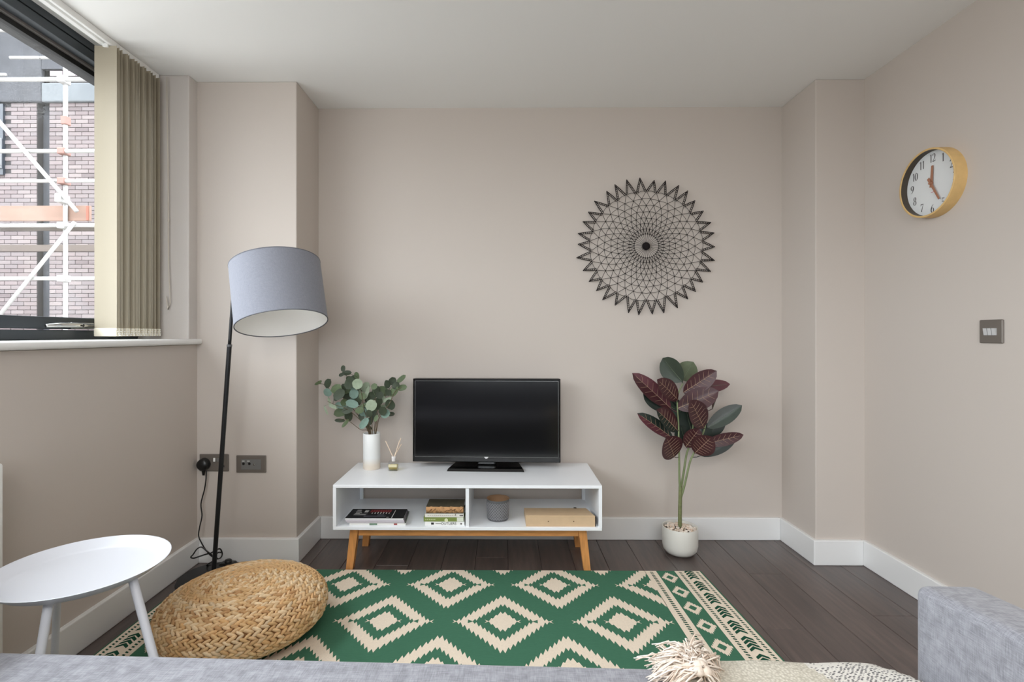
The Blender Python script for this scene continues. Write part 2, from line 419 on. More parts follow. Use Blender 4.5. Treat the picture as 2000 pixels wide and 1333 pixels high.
for i in range(ny):
    y = 2.049 + (2.312 - 2.049) * i / (ny - 1)
    a = R(2) if i == 0 else R(rnd.uniform(-13, 10))
    M = Matrix.Translation((XS, y, 0)) @ Matrix.Rotation(a, 4, 'Z')
    def sl(u, v, M=M): return M @ Vector((-.0445 + .089 * u, .0035 * math.sin(PI * u), 1.075 + v * 1.167))
    s_ = MB().grid(sl, 6, 1)
    g2 = MB().box(-.0445, .0445, .0005, .0012, 1.075, 2.242, M=M)
    sm = s_.build('slat', SLATM, bl, smooth=True)
    wgt = MB().box(-.0445, .0445, -.0035, .0045, 1.069, 1.102, bev=.002, M=M).build('slat_weight', mat('weight_cream', (232, 226, 208), .6), sm)
    ch = MB()
    if i < ny - 1:
        dy = (2.312 - 2.049) / (ny - 1)
        for sx in (-.0455, .0455):
            for q in range(9):
                t = q / 8
                p = Vector((XS + sx + (.006 if sx > 0 else -.006) * math.sin(PI * t), y + dy * t, 1.098 - .026 * math.sin(PI * t)))
                ch.ell(p, (.0021, 0, 0), (0, .0021, 0), (0, 0, .0021), 6, 4)
    else:
        ch.ell((XS + .0455, y, 1.09), (.002, 0, 0), (0, .002, 0), (0, 0, .002), 6, 4)
    tag(ch.build('bead_chain', SILLW, sm, smooth=True), kind='stuff')
    MB().box(-.01, .01, -.004, .004, 2.236, 2.25, M=M).build('slat_hanger', SILLW, sm)
pc = MB(); pc.tube([(-1.535, 2.325, 2.25), (-1.532, 2.33, 1.8), (-1.53, 2.33, 1.4), (-1.522, 2.33, 1.22), (-1.532, 2.33, 1.19), (-1.54, 2.33, 1.25)], .0022, 6)
pc.ell((-1.53, 2.33, 1.60), (.004, 0, 0), (0, .004, 0), (0, 0, .009)); pc.ell((-1.534, 2.33, 1.2), (.004, 0, 0), (0, .004, 0), (0, 0, .008))
pc.build('pull_cord', mat('cord_cream', (205, 196, 184), .7), bl, smooth=True)

# ---------------------------------------------------------------- outside: brick building and scaffolding
YF = 9.2
bb = thing('brick_building', (-8.6, YF, -3), 'pinkish brick building seen through the rain spotted window behind the scaffold', 'building')
MORT = mat('dark_mortar', (47,45,46), .9, var=.2, vscale=3)
BRICK = mat('pink_brick', (70,55,54), .9, rand=((88,79,80), (106,96,96), (97,90,91), (113,104,103)))
x0 = at(-800, 500, YF).x; x1 = at(420, 500, YF).x
zt = at(0, 202, YF).z
gx0, gx1 = at(73, 0, YF).x, at(97, 0, YF).x
wl = MB(); wl.box(x0, gx0, YF, YF + .4, -3, 9); wl.box(gx1, x1, YF, YF + .4, -3, 9); wl.box(gx0, gx1, YF + .16, YF + .4, -3, 9)
wl.build('wall', MORT, bb)
MB().box(gx0, gx1, YF + .12, YF + .17, -3, zt).build('recess_panel', mat('slate_grey', (57,59,64), .8, var=.15, vscale=5), bb)
zu = at(0, 60, YF).z
MB().box(x0, gx1 - .1, YF - .06, YF + .02, zt, 7.5, bev=.02).build('grey_render', mat('grey_render', (53,54,58), .9, var=.18, vscale=4), bb)
MB().box(gx1 - .1, x1, YF - .06, YF + .02, zt, at(0, 165, YF).z, bev=.02).build('concrete_lintel', mat('pale_concrete', (89,93,96), .9, var=.1, vscale=4), bb)
MB().box(gx1 - .1, x1, YF - .05, YF + .02, at(0, 138, YF).z, 7.5).build('grey_cladding', mat('grey_cladding', (53,54,58), .9, var=.18, vscale=4), bb)
bx, bz = .2375, .075
def mk(x, z, l): return MB().box(-l / 2 + .004, l / 2 - .004, -.012, .02, .005, bz - .003, bev=.003, seg=1)
full = None; half = {}
extra = MB()
row = 0; z = zt - bz
zlow = at(0, 640, YF).z
xa, xb = at(-8, 0, YF).x, at(196, 0, YF).x
def put(xc, z, l):
    global full
    k_ = round(l, 3)
    if xa < xc < xb and z > zlow:
        if k_ not in half:
            half[k_] = mk(0, 0, l).build('brick', BRICK, bb, off=(0, 0, 0)); half[k_].location = Vector((xc, YF, z)) - OFF[bb.as_pointer()]
        else: inst(half[k_], bb, Vector((xc, YF, z)) - OFF[bb.as_pointer()])
    else:
        extra.box(xc - l / 2 + .006, xc + l / 2 - .006, YF - .014, YF + .02, z + .006, z + bz - .003)
winx = at(11, 0, YF).x
wz0, wz1 = at(0, 343, YF).z, at(0, 205, YF).z
while z > -1.2:
    for (a, b_, start) in ((x0, gx0, 'r'), (gx1, x1, 'l')):
        off_ = bx / 2 if row % 2 else 0
        if start == 'r':
            e = b_
            if off_: put(e - bx / 4, z, bx / 2); e -= bx / 2
            while e - bx > a:
                if not (e - bx / 2 < winx and wz0 < z < wz1): put(e - bx / 2, z, bx)
                e -= bx
        else:
            e = a
            if off_: put(e + bx / 4, z, bx / 2); e += bx / 2
            while e + bx < b_: put(e + bx / 2, z, bx); e += bx
    z -= bz; row += 1
tag(extra.build('brickwork', BRICK, bb), kind='stuff')
for q in range(6):     # pale course of glazed bricks above the lintel
    xq = gx1 + .02 + q * .24
    pb = MB().box(xq, xq + .225, YF - .02, YF + .02, at(0, 150, YF).z, at(0, 140, YF).z, bev=.004).build('pale_brick', mat('pale_brick', (137,126,129), .8), bb)
wf = MB(); wf.box(x0, winx, YF - .05, YF + .02, wz0, wz1); wfo = wf.build('window', mat('dark_pane', (39,45,53), .2), bb)
fm = MB(); fm.box(winx - .13, winx - .02, YF - .09, YF - .03, at(0, 328, YF).z, at(0, 272, YF).z, bev=.01); fm.box(x0, winx - .02, YF - .09, YF - .03, at(0, 331, YF).z, at(0, 325, YF).z, bev=.01)
fm.build('window_frame', mat('upvc_white', (137,138,141), .4), wfo)

YS = 7.0
sc = thing('scaffolding', (-6.0, YS, -3), 'white galvanised tube scaffold with timber toe board outside the window', 'scaffold')
GALV = mat('galvanised_tube', (145,144,142), .5, metal=.0, var=.06, vscale=6)
RUST = mat('rusty_coupler', (115,83,75), .6)
def tubeobj(p, q, r=.027): return MB().tube([p, q], r, 10).build('tube', GALV, sc, smooth=True)
def P(px, py, dy=0): return at(px, py, YS + dy)
xv = P(128, 500).x
for dx in (0, 1.9, -1.9): tubeobj((xv + dx, YS, -3), (xv + dx, YS, 7))
for (py, r) in ((159, .029), (298, .029), (356, .025), (442, .026), (545, .026)):
    z = P(90, py).z; tubeobj((-11, YS - .05, z), (-3.2, YS - .05, z - .0), r)
    MB().box(xv - .05, xv + .05, YS - .09, YS + .04, z - .045, z + .045, bev=.012).build('coupler', RUST if py in (298, 356) else GALV, sc)
for (a, b_, py) in ((20, 78, 113), (80, 116, 113), (-40, 28, 60), (33, 110, 60), (-40, 12, 146)):
    p, q = at(a, py, YS + 1.2), at(b_, py, YS + 1.2); tubeobj(p, q, .024)
p, q = P(-60, 170, -.1), P(150, 413, -.1); tubeobj(p, q)
p, q = P(-40, 665, -.1), P(146, 434, -.1); tubeobj(p, q, .024)
MB().box(xv - .035, xv + .045, YS - .14, YS + .03, P(0, 397).z - .02, P(0, 383).z, bev=.012).build('coupler', GALV, sc)
MB().box(xv - .04, xv + .04, YS - .04, YS + .05, P(0, 245).z, P(0, 228).z, bev=.012).build('coupler', RUST, sc)
tb = MB(); tb.box(-11, P(172, 0).x, YS + .03, YS + .065, P(0, 431).z, P(0, 401).z, bev=.005)
tb.build('toe_board', mat('peach_timber', (116,92,80), .8, var=.12, vscale=3, stretch=(.4, 1, 3)), sc)
MB().box(P(166, 0).x, P(170, 0).x, YS + .02, YS + .04, P(0, 430).z, P(0, 402).z).build('orange_strap', mat('orange_strap', (124,70,55), .7), sc)
dk = MB(); dk.box(-11, -3.2, YS + .07, YS + .3, P(0, 440).z - .02, P(0, 436).z - .02)
dk.build('deck', mat('deck_timber', (89,83,78), .9, var=.15, vscale=5), sc)
MB().box(-11, -3.2, YS + .9, YS + .95, P(0, 470).z, P(0, 456).z).build('ledger_board', mat('ledger', (96,87,82), .9), sc)

# ---------------------------------------------------------------- rug
RX0, RX1, RY0, RY1 = -1.367, .91, .72, 2.325
rug = thing('rug', (-.23, 1.5, 0), 'green and cream flat woven rug with toothed diamonds under the pouf', 'rug')
GREEN = mat('rug_green', (70, 116, 93), .95, spec=.1, var=.10, vscale=60, stretch=(1, 12, 1), bump=.25, bscale=700)
GREEN2 = mat('rug_dark_green', (34, 78, 60), .95, spec=.1)
CREAM = mat('rug_cream', (234, 220, 201), .95, spec=.1, var=.06, vscale=160, bump=.25, bscale=700)
ZR = .006
def skew(v):   # the right end of the rug lies slightly askew
    k_ = max(0, v[0] - .4) / .51 * .045
    return (v[0] + (2.02 - v[1]) * k_, v[1], v[2])
fb = MB()
def rugtop(u, v):
    x = RX0 + (RX1 - RX0) * u; y = RY0 + (RY1 - RY0) * v
    return Vector((x, y, ZR))
fb.box(RX0, RX1, RY0, RY1, .0005, ZR, bev=.002)
fb.v = [skew(v) for v in fb.v]; fb.build('woven_field', GREEN, rug)
def clip(poly, x0, x1, y0, y1):
    for ax, s_, lim in ((0, 1, x0), (0, -1, x1), (1, 1, y0), (1, -1, y1)):
        out = []
        for i in range(len(poly)):
            a, b_ = poly[i - 1], poly[i]
            ia, ib = s_ * (a[ax] - lim) >= 0, s_ * (b_[ax] - lim) >= 0
            if ia != ib:
                t = (lim - a[ax]) / (b_[ax] - a[ax]); out.append((a[0] + (b_[0] - a[0]) * t, a[1] + (b_[1] - a[1]) * t))
            if ib: out.append(b_)
        poly = out
        if len(poly) < 3: return []
    return poly
def toothed(cx, cy, hw, hh, n, tooth, notch=True):
    # outline of a diamond whose slopes are cut into n upright teeth
    s_ = hw / n; up = []
    for k in range(n):
        xk = (k + .5) * s_; yk = hh * (1 - k / n)
        up.append((xk, yk)); up.append((xk + s_ * .62, yk - tooth))
    up = [(x, max(y, .004)) for x, y in up]
    right = [(0, hh - tooth * .6)] + up
    right[-1] = (hw, .0)
    top = right
    poly = [(cx + x, cy + y) for x, y in top]
    poly += [(cx + x, cy - y) for x, y in reversed(top[:-1])]
    poly += [(cx - x, cy - y) for x, y in top[1:]]
    poly += [(cx - x, cy + y) for x, y in reversed(top[1:-1])]
    return poly
pat = MB()
B_ = .262
fx0, fx1 = RX0 + B_, RX1 - B_
def layer(poly, lvl, mi, box=None):
    bx_ = box or (fx0, fx1, RY0 + .004, RY1 - .004)
    q = clip(poly, *bx_)
    if len(q) >= 3:
        try: pat.prism(q, 0, ZR + .0004 + .0004 * lvl, mi, side=False)
        except Exception: pass
def tri(cx, cy, w_, h_, sgn): return [(cx, cy), (cx + sgn * w_, cy - h_), (cx + sgn * w_ * .55, cy), (cx + sgn * w_, cy + h_)]
for r_ in range(-1, 6):
    cy = 2.465 - .2793 * r_
    for c_ in range(-5, 6):
        cx = c_ * .445 + (.2225 if r_ % 2 else 0)
        layer(toothed(cx, cy, .172, .190, 10, .034), 1, 0)
        for s_ in (-1, 1): layer(tri(cx + s_ * .170, cy, .018, .012, s_), 1, 0)
        layer(toothed(cx, cy, .112, .122, 7, .030), 2, 1)
        for s_ in (-1, 1): layer([(cx + s_ * .110, cy), (cx + s_ * .130, cy - .012), (cx + s_ * .130, cy + .012)], 2, 1)
        layer(toothed(cx, cy, .052, .066, 3, .026), 3, 0)
        for s_ in (-1, 1): layer(tri(cx + s_ * .050, cy, .018, .011, s_), 3, 0)
def border(sgn):
    e = RX1 if sgn > 0 else RX0
    def X(d): return e - sgn * d
    def rect(d0, d1, y0, y1): a, b_ = sorted((X(d0), X(d1))); return [(a, y0), (b_, y0), (b_, y1), (a, y1)]
    full_ = (RX0, RX1, RY0 + .004, RY1 - .004)
    layer(rect(.008, .125, RY0, RY1), 1, 0, full_); layer(rect(.210, .264, RY0, RY1), 1, 0, full_)
    for d0, d1 in ((.019, .029), (.097, .109), (.228, .242)):
        y = RY0 + .012
        while y < RY1 - .01:
            a, b_ = X(d0), X(d1)
            layer([(a, y), (b_, y + .004 * sgn), (b_, y + .0075 + .004 * sgn), (a, y + .0075)], 2, 2, full_); y += .0148
    y = 2.258 - .125 * 13
    while y < RY1 + .1:
        cx = X(.1675)
        layer(toothed(cx, y, .036, .050, 5, .016), 1, 0, full_)
        layer([(cx, y + .021), (cx + .017, y), (cx, y - .021), (cx - .017, y)], 2, 1, full_); y += .125
    y = 2.294 - .1015 * 16
    while y < RY1 + .1:
        for q in range(4):
            yy = y + .030 - q * .020; cx = X(.062)
            layer([(cx - .021, yy - .024), (cx - .021, yy - .011), (cx, yy + .007), (cx + .021, yy - .011), (cx + .021, yy - .024), (cx, yy - .008)], 2, 2, full_)
        y += .1015
border(1); border(-1)
pat.v = [skew(v) for v in pat.v]; pat.build('woven_pattern', [CREAM, GREEN, GREEN2], rug)

# ---------------------------------------------------------------- TV stand
TY0, TY1 = 2.28, 2.68
TX0, TX1, TZ0, TZ1 = -.759, .4415, .2026, .404
TXc = -.1585
st = thing('tv_stand', (TXc, 2.48, 0), 'white open shelf television stand on splayed orange wood legs against the wall', 'tv stand')
MB().box(TX0, TX1, TY0, TY1, TZ1 - .014, TZ1, bev=.0015).build('top_board', WHITE, st)
MB().box(TX0, TX1, TY0, TY1, TZ0, TZ0 + .014, bev=.0015).build('bottom_board', WHITE, st)
MB().box(TX0, TX0 + .0145, TY0, TY1, TZ0 + .014, TZ1 - .014).build('side_panel', WHITE, st)
MB().box(TX1 - .0145, TX1, TY0, TY1, TZ0 + .014, TZ1 - .014).build('side_panel', WHITE, st)
MB().box(TXc - .0075, TXc + .0075, TY0 + .004, TY1, TZ0 + .014, TZ1 - .014).build('divider', WHITE, st)
MB().box(TX0 + .0145, TX0 + .03, TY1 - .016, TY1, TZ0 + .014, TZ1 - .014).build('back_post', WHITE, st)
MB().box(TX1 - .03, TX1 - .0145, TY1 - .016, TY1, TZ0 + .014, TZ1 - .014).build('back_post', WHITE, st)
for x in (TX0 + .045, TX1 - .045):
    MB().tube([(x, TY0 + .03, TZ1 - .02), (x, TY0 + .03, TZ1 - .014)], .003, 8).build('screw', CHROME, st)
def leg(xt, xb, yt, yb, wt=.037, wb=.031, dp=.034):
    m = MB(); m.hexa([(xb - wb / 2, yb - dp / 2, 0), (xb + wb / 2, yb - dp / 2, 0), (xb + wb / 2, yb + dp / 2, 0), (xb - wb / 2, yb + dp / 2, 0),
                      (xt - wt / 2, yt - dp / 2, TZ0), (xt + wt / 2, yt - dp / 2, TZ0), (xt + wt / 2, yt + dp / 2, TZ0), (xt - wt / 2, yt + dp / 2, TZ0)])
    return m.build('leg', OAK, st)
leg(-.676, -.702, 2.345, 2.350); leg(.360, .385, 2.345, 2.350); leg(-.676, -.699, 2.60, 2.61); leg(.360, .383, 2.60, 2.61)
for y in (2.345, 2.60): MB().box(-.66, .345, y - .012, y + .012, TZ0 - .046, TZ0, bev=.002).build('cross_rail', mat('oak_rail', (214, 150, 88), .45, var=.2, vscale=12, stretch=(1, 8, 8)), st)
for x in (-.676, .360): MB().box(x - .012, x + .012, 2.36, 2.585, TZ0 - .046, TZ0, bev=.002).build('side_rail', OAK, st)

# ---------------------------------------------------------------- television
tv = thing('television', (-.0826, 2.59, TZ1), 'black flat screen television on a trapezoid foot on the white stand', 'television', rot=(0, 0, R(-1.6)), local=True)
bs = MB(); zb = .012
bs.hexa([(-.19, -.085, 0), (.19, -.085, 0), (.165, .075, 0), (-.165, .075, 0), (-.185, -.078, zb), (.185, -.078, zb), (.160, .07, zb), (-.160, .07, zb)])
GLB = mat('gloss_black', (10, 10, 11), .12)
bs.build('foot', GLB, tv)
MB().box(-.05, .05, -.005, .035, .008, .12, bev=.01).build('neck', GLB, tv)
tilt = Matrix.Translation((0, 0, .029)) @ Matrix.Rotation(R(-1.0), 4, 'X')
hwv, hv = .3725, .420
bd = MB(); bd.box(-hwv, hwv, -.008, .035, 0, hv, bev=.006); bd.box(-.22, .22, .03, .065, .05, .30, bev=.015); bd.move(tilt)
cb = bd.build('casing', BLACKP, tv)
fr = MB(); zz = [(-hwv, hwv, .0, .0255), (-hwv, hwv, hv - .012, hv), (-hwv, -hwv + .011, 0, hv), (hwv - .011, hwv, 0, hv)]
for (a, b_, c_, d_) in zz: fr.box(a, b_, -.016, -.006, c_, d_, bev=.003)
fr.move(tilt); fr.build('bezel', GLB, tv)
tr_ = MB()
i0, i1, j0, j1 = -hwv + .011, hwv - .011, .0255, hv - .012
for (a, b_, c_, d_) in ((i0, i1, j0 - .0008, j0 + .0008), (i0, i1, j1 - .0008, j1 + .0008), (i0 - .0008, i0 + .0008, j0, j1), (i1 - .0008, i1 + .0008, j0, j1)):
    tr_.box(a, b_, -.0168, -.012, c_, d_)
tr_.move(tilt); tr_.build('silver_trim', mat('dim_silver', (120, 120, 120), .35, metal=.8), tv)
scn = MB(); scn.box(i0, i1, -.0115, -.009, j0, j1); scn.move(tilt)
SCR = mat('screen_glass', (7, 7, 9), .13, spec=.75); scn.build('screen', SCR, tv)
lg = MB(); lg.hexa([(-.008, -.0175, .0215), (.008, -.0175, .0215), (.008, -.0155, .0215), (-.008, -.0155, .0215), (-.011, -.0175, .0275), (.011, -.0175, .0275), (.011, -.0155, .0275), (-.011, -.0155, .0275)])
lg.box(-.005, .005, -.0175, -.0155, .0185, .0215); lg.move(tilt); lg.build('logo', mat('logo_silver', (215, 215, 215), .4), tv)

# ---------------------------------------------------------------- vase with eucalyptus
VX, VYc = -.658, 2.565
vz = thing('vase', (VX, VYc, TZ1), 'tall white cylinder vase with sandy base holding eucalyptus beside the television', 'vase')
vm = bpy.data.materials.new('white_glaze_sand_base'); vm.use_nodes = True
nt = vm.node_tree; b = nt.nodes['Principled BSDF']; b.inputs['Roughness'].default_value = .4
tc = nt.nodes.new('ShaderNodeTexCoord'); sp = nt.nodes.new('ShaderNodeSeparateXYZ'); nt.links.new(tc.outputs['Object'], sp.inputs[0])
cr = nt.nodes.new('ShaderNodeValToRGB'); mr = nt.nodes.new('ShaderNodeMapRange'); mr.inputs['From Max'].default_value = .18
nt.links.new(sp.outputs[2], mr.inputs[0]); nt.links.new(mr.outputs[0], cr.inputs[0]); nt.links.new(cr.outputs[0], b.inputs['Base Color'])
e = cr.color_ramp.elements; e[0].position = .12; e[0].color = lin((230, 219, 204)); e[1].position = .32; e[1].color = lin((234, 236, 235))
vr, vh = .0425, .178
vp = [(0, .0), (vr - .003, .0), (vr, .003), (vr, vh - .002), (vr - .002, vh), (vr - .004, vh - .001), (vr - .005, .02), (0, .02)]
MB().lathe(vp, (VX, VYc, TZ1), 40).build('body', vm, vz, smooth=True, angle=50)
EU = {'D': mat('euca_dark', (56, 66, 48), .6, var=.18, vscale=60), 'M': mat('euca_mid', (92, 108, 76), .6, var=.15, vscale=60),
      'T': mat('euca_teal', (122, 148, 136), .65, var=.12, vscale=60), 'P': mat('euca_pale', (150, 164, 140), .65, var=.12, vscale=60)}
STEMM = mat('euca_stem', (96, 80, 56), .7)
def zp(zx, zy, Y): return at(600 + zx / 8.33, 700 + zy / 8.33, Y)
stems = [[(1000, 1215), (860, 1160), (640, 1000), (520, 1010)], [(1000, 1215), (880, 1030), (650, 830), (450, 760), (330, 700)],
         [(1010, 1215), (900, 1020), (600, 660), (400, 540), (280, 430), (150, 410)], [(1020, 1215), (880, 900), (740, 560), (640, 290), (590, 170)],
         [(1040, 1215), (930, 850), (880, 560), (810, 300)], [(1060, 1215), (1040, 900), (990, 560), (960, 440)],
         [(1090, 1215), (1130, 900), (1230, 640), (1420, 420), (1570, 320)], [(1110, 1215), (1150, 960), (1330, 760), (1420, 560), (1540, 480)],
         [(1120, 1215), (1180, 960), (1300, 920), (1380, 910)], [(1030, 1215), (980, 960), (1040, 760), (1120, 640)]]
stem_pts = []
for si_, s_ in enumerate(stems):
    yo = [-.02, -.06, .03, .06, -.04, .02, .05, -.05, -.03, -.05][si_]
    pts = []
    for i, (a, b_) in enumerate(s_):
        t = i / (len(s_) - 1); pts.append(zp(a, b_, VYc + (yo * t * 1.2) + (0.0 if i else rnd.uniform(-.015, .015))))
    first = Vector((VX + rnd.uniform(-.02, .02), VYc + rnd.uniform(-.02, .02), TZ1 + .03))
    # smooth
    P_ = [first] + pts; dense = []
    for i in range(len(P_) - 1):
        for q in range(5):
            t = q / 5; p0 = P_[max(i - 1, 0)]; p1 = P_[i]; p2 = P_[i + 1]; p3 = P_[min(i + 2, len(P_) - 1)]
            dense.append(.5 * ((2 * p1) + (-p0 + p2) * t + (2 * p0 - 5 * p1 + 4 * p2 - p3) * t * t + (-p0 + 3 * p1 - 3 * p2 + p3) * t ** 3))
    dense.append(P_[-1])
    MB().tube(dense, [.0022 - .0012 * i / len(dense) for i in range(len(dense))], 6).build('stem', STEMM, vz, smooth=True)
    stem_pts += dense[6:]
def leafmesh(B, T, w, n, fold=.25, curl=.15, prof='oval', nu=8, nv=4):
    d = (T - B); L_ = d.length; d.normalize(); n = (n - d * n.dot(d)).normalized(); s = d.cross(n)
    def fn(u, v):
        q = 2 * v - 1
        if prof == 'round': wd = math.sqrt(max(0, 1 - (2 * u - 1) ** 2)) ** .9
        else: wd = math.sin(PI * min(1, u ** 1.08)) ** .58
        if u > .999 or u < .001: wd = .02
        return B + d * (u * L_) + s * (q * w * wd) + n * (fold * w * abs(q) * wd + curl * L_ * (-(u - .4) ** 2 + .16) )
    return MB().grid(fn, nu, nv), fn, n, s, d
eleaves = [(600, 720, 60, 44, 40, 'M'), (480, 640, 55, 40, 70, 'D'), (840, 700, 60, 46, 60, 'D'), (900, 620, 52, 44, 80, 'M'), (1000, 680, 55, 46, 40, 'D'), (960, 780, 56, 44, 130, 'T'), (1150, 780, 55, 46, 70, 'D'), (1180, 600, 55, 50, 120, 'D'), (1090, 860, 52, 40, 60, 'M'), (860, 500, 50, 42, 60, 'D'), (600, 470, 50, 40, 120, 'D'), (880, 960, 56, 36, 120, 'D'), (1120, 980, 50, 26, 70, 'M'), (680, 340, 46, 38, 120, 'D'), (1310, 560, 50, 46, 100, 'D'), (180, 400, 70, 22, 25, 'M'), (345, 415, 70, 58, 60, 'D'), (330, 560, 62, 60, 100, 'T'), (470, 500, 95, 62, 20, 'M'), (520, 590, 95, 66, 40, 'D'),
           (360, 700, 60, 16, 100, 'P'), (420, 790, 70, 26, 160, 'P'), (540, 770, 75, 44, 165, 'T'), (305, 850, 70, 14, 110, 'P'), (560, 870, 110, 62, 20, 'M'),
           (660, 840, 80, 55, 20, 'D'), (680, 940, 80, 60, 70, 'D'), (530, 1015, 70, 26, 175, 'D'), (620, 1060, 75, 24, 50, 'M'), (585, 170, 48, 30, 90, 'D'),
           (640, 240, 70, 34, 5, 'D'), (560, 270, 42, 24, 20, 'D'), (690, 400, 105, 66, 60, 'D'), (805, 290, 60, 34, 95, 'M'), (750, 340, 55, 44, 60, 'D'),
           (820, 420, 75, 70, 30, 'P'), (740, 450, 60, 52, 20, 'T'), (945, 475, 90, 56, 50, 'P'), (975, 560, 95, 24, 75, 'P'), (760, 580, 70, 62, 80, 'T'),
           (650, 620, 62, 56, 30, 'D'), (775, 660, 74, 58, 60, 'T'), (730, 745, 90, 55, 160, 'T'), (860, 580, 60, 28, 95, 'P'), (640, 540, 60, 40, 10, 'M'),
           (900, 780, 60, 26, 30, 'M'), (1040, 770, 84, 74, 55, 'P'), (1050, 640, 95, 74, 30, 'D'), (1120, 520, 70, 54, 20, 'D'), (1215, 545, 90, 78, 0, 'M'),
           (1300, 425, 62, 54, 70, 'D'), (1385, 375, 62, 50, 50, 'D'), (1530, 340, 82, 34, 40, 'M'), (1440, 445, 60, 44, 40, 'D'), (1540, 480, 74, 44, 10, 'M'),
           (1405, 540, 88, 54, 50, 'M'), (1220, 640, 44, 34, 160, 'P'), (1290, 680, 80, 22, 25, 'P'), (1230, 790, 80, 26, 15, 'P'), (1355, 755, 72, 76, 60, 'D'),
           (1230, 860, 68, 58, 60, 'D'), (1270, 905, 76, 56, 40, 'T'), (1350, 910, 64, 30, 0, 'D'), (1170, 700, 60, 48, 90, 'D'), (925, 890, 72, 64, 140, 'T'),
           (1010, 900, 55, 45, 100, 'D'), (1080, 920, 74, 58, 110, 'D'), (925, 1060, 90, 46, 55, 'T'), (1015, 1030, 58, 44, 60, 'D'), (1005, 1130, 50, 24, 150, 'D'),
           (980, 850, 60, 44, 60, 'M'), (700, 520, 50, 44, 0, 'M'), (1090, 460, 46, 40, 40, 'M'), (850, 850, 60, 44, 10, 'M')]
for (zx, zy, hl, hw_, an, cm) in eleaves:
    Yl = VYc + rnd.uniform(-.055, .045)
    c = zp(zx, zy, Yl); k_ = Yl / 8330
    dv = Vector((math.cos(R(an)), rnd.uniform(-.35, .35), math.sin(R(an)))).normalized()
    # base = the end nearest a stem
    cand = min(stem_pts, key=lambda q: (q - c).length)
    B0, T0 = c - dv * hl * 1.2 * k_, c + dv * hl * 1.2 * k_
    if (T0 - cand).length < (B0 - cand).length: B0, T0 = T0, B0
    n = Vector((rnd.uniform(-.3, .3), -1, rnd.uniform(-.1, .6)))
    m, fn, *_ = leafmesh(B0, T0, hw_ * 1.2 * k_, n, fold=rnd.uniform(-.25, .3), curl=rnd.uniform(-.3, .3), prof='round', nu=8, nv=4)
    m.tube([cand, (cand + B0) / 2 + Vector((0, 0, .002)), B0 + (T0 - B0) * .05], .0009, 5)
    m.build('leaf', EU[cm], vz, smooth=True)

# ---------------------------------------------------------------- reed diffuser
DX, DYc = -.541, 2.533
df = thing('reed_diffuser', (DX, DYc, TZ1), 'small square glass reed diffuser with pale sticks next to the white vase', 'diffuser')
q = .0235
gm = MB(); gm.box(DX - q, DX + q, DYc - q, DYc + q, TZ1, TZ1 + .046, bev=.004)
gm.build('bottle', CLEAR, df)
MB().box(DX - q + .004, DX + q - .004, DYc - q + .004, DYc + q - .004, TZ1 + .008, TZ1 + .026).build('oil', clear_glass('yellow_oil', (.95, .88, .55, 1)), df)
MB().box(DX - q + .003, DX + q - .003, DYc - q - .0006, DYc - q + .0004, TZ1 + .020, TZ1 + .034).build('paper_label', mat('label_paper', (214, 206, 170), .7), df)
MB().lathe([(.009, .044), (.009, .058), (.0105, .059), (.0105, .068), (.0, .069)], (DX, DYc, TZ1), 20).build('collar', mat('collar_white', (228, 224, 222), .5), df, smooth=True, angle=40)
REED = mat('reed_stick', (238, 216, 192), .7)
for (px, py, dy) in ((753, 862, .0), (783, 856, .01), (780, 862, -.012), (784, 868, .02)):
    MB().tube([(DX + rnd.uniform(-.004, .004), DYc, TZ1 + .062), at(px, py, DYc + dy)], .0021, 6).build('reed', REED, df)

# ---------------------------------------------------------------- magazines, books, planter, box file
SZ = TZ0 + .014
def lines(mb, x0, x1, y, z, n, rng, mi=0, hgt=.0022):
    pass
mags = [(.012, -.690, -.437, 2.300, (236, 236, 232), (112, 122, 112), 'bottom'), (.0075, -.700, -.441, 2.296, (206, 200, 206), (104, 92, 106), 'third'),
        (.008, -.705, -.443, 2.293, (226, 220, 230), (128, 126, 134), 'second'), (.008, -.708, -.446, 2.292, (238, 238, 240), (24, 24, 26), 'top')]
mlabels = ['white magazine at the bottom of the pile on the left shelf of the stand', 'pale magazine with mauve cover lying second from the bottom of the pile',
           'white edged magazine just under the black covered top one', 'black covered magazine with white and red cover lines topmost on the pile']
zc = SZ
PRW = mat('print_white', (226, 224, 220), .5); PRR = mat('print_red', (150, 40, 44), .5); PRG = mat('print_grey', (120, 118, 116), .5)
PAPER = mat('magazine_pages', (232, 231, 228), .7)
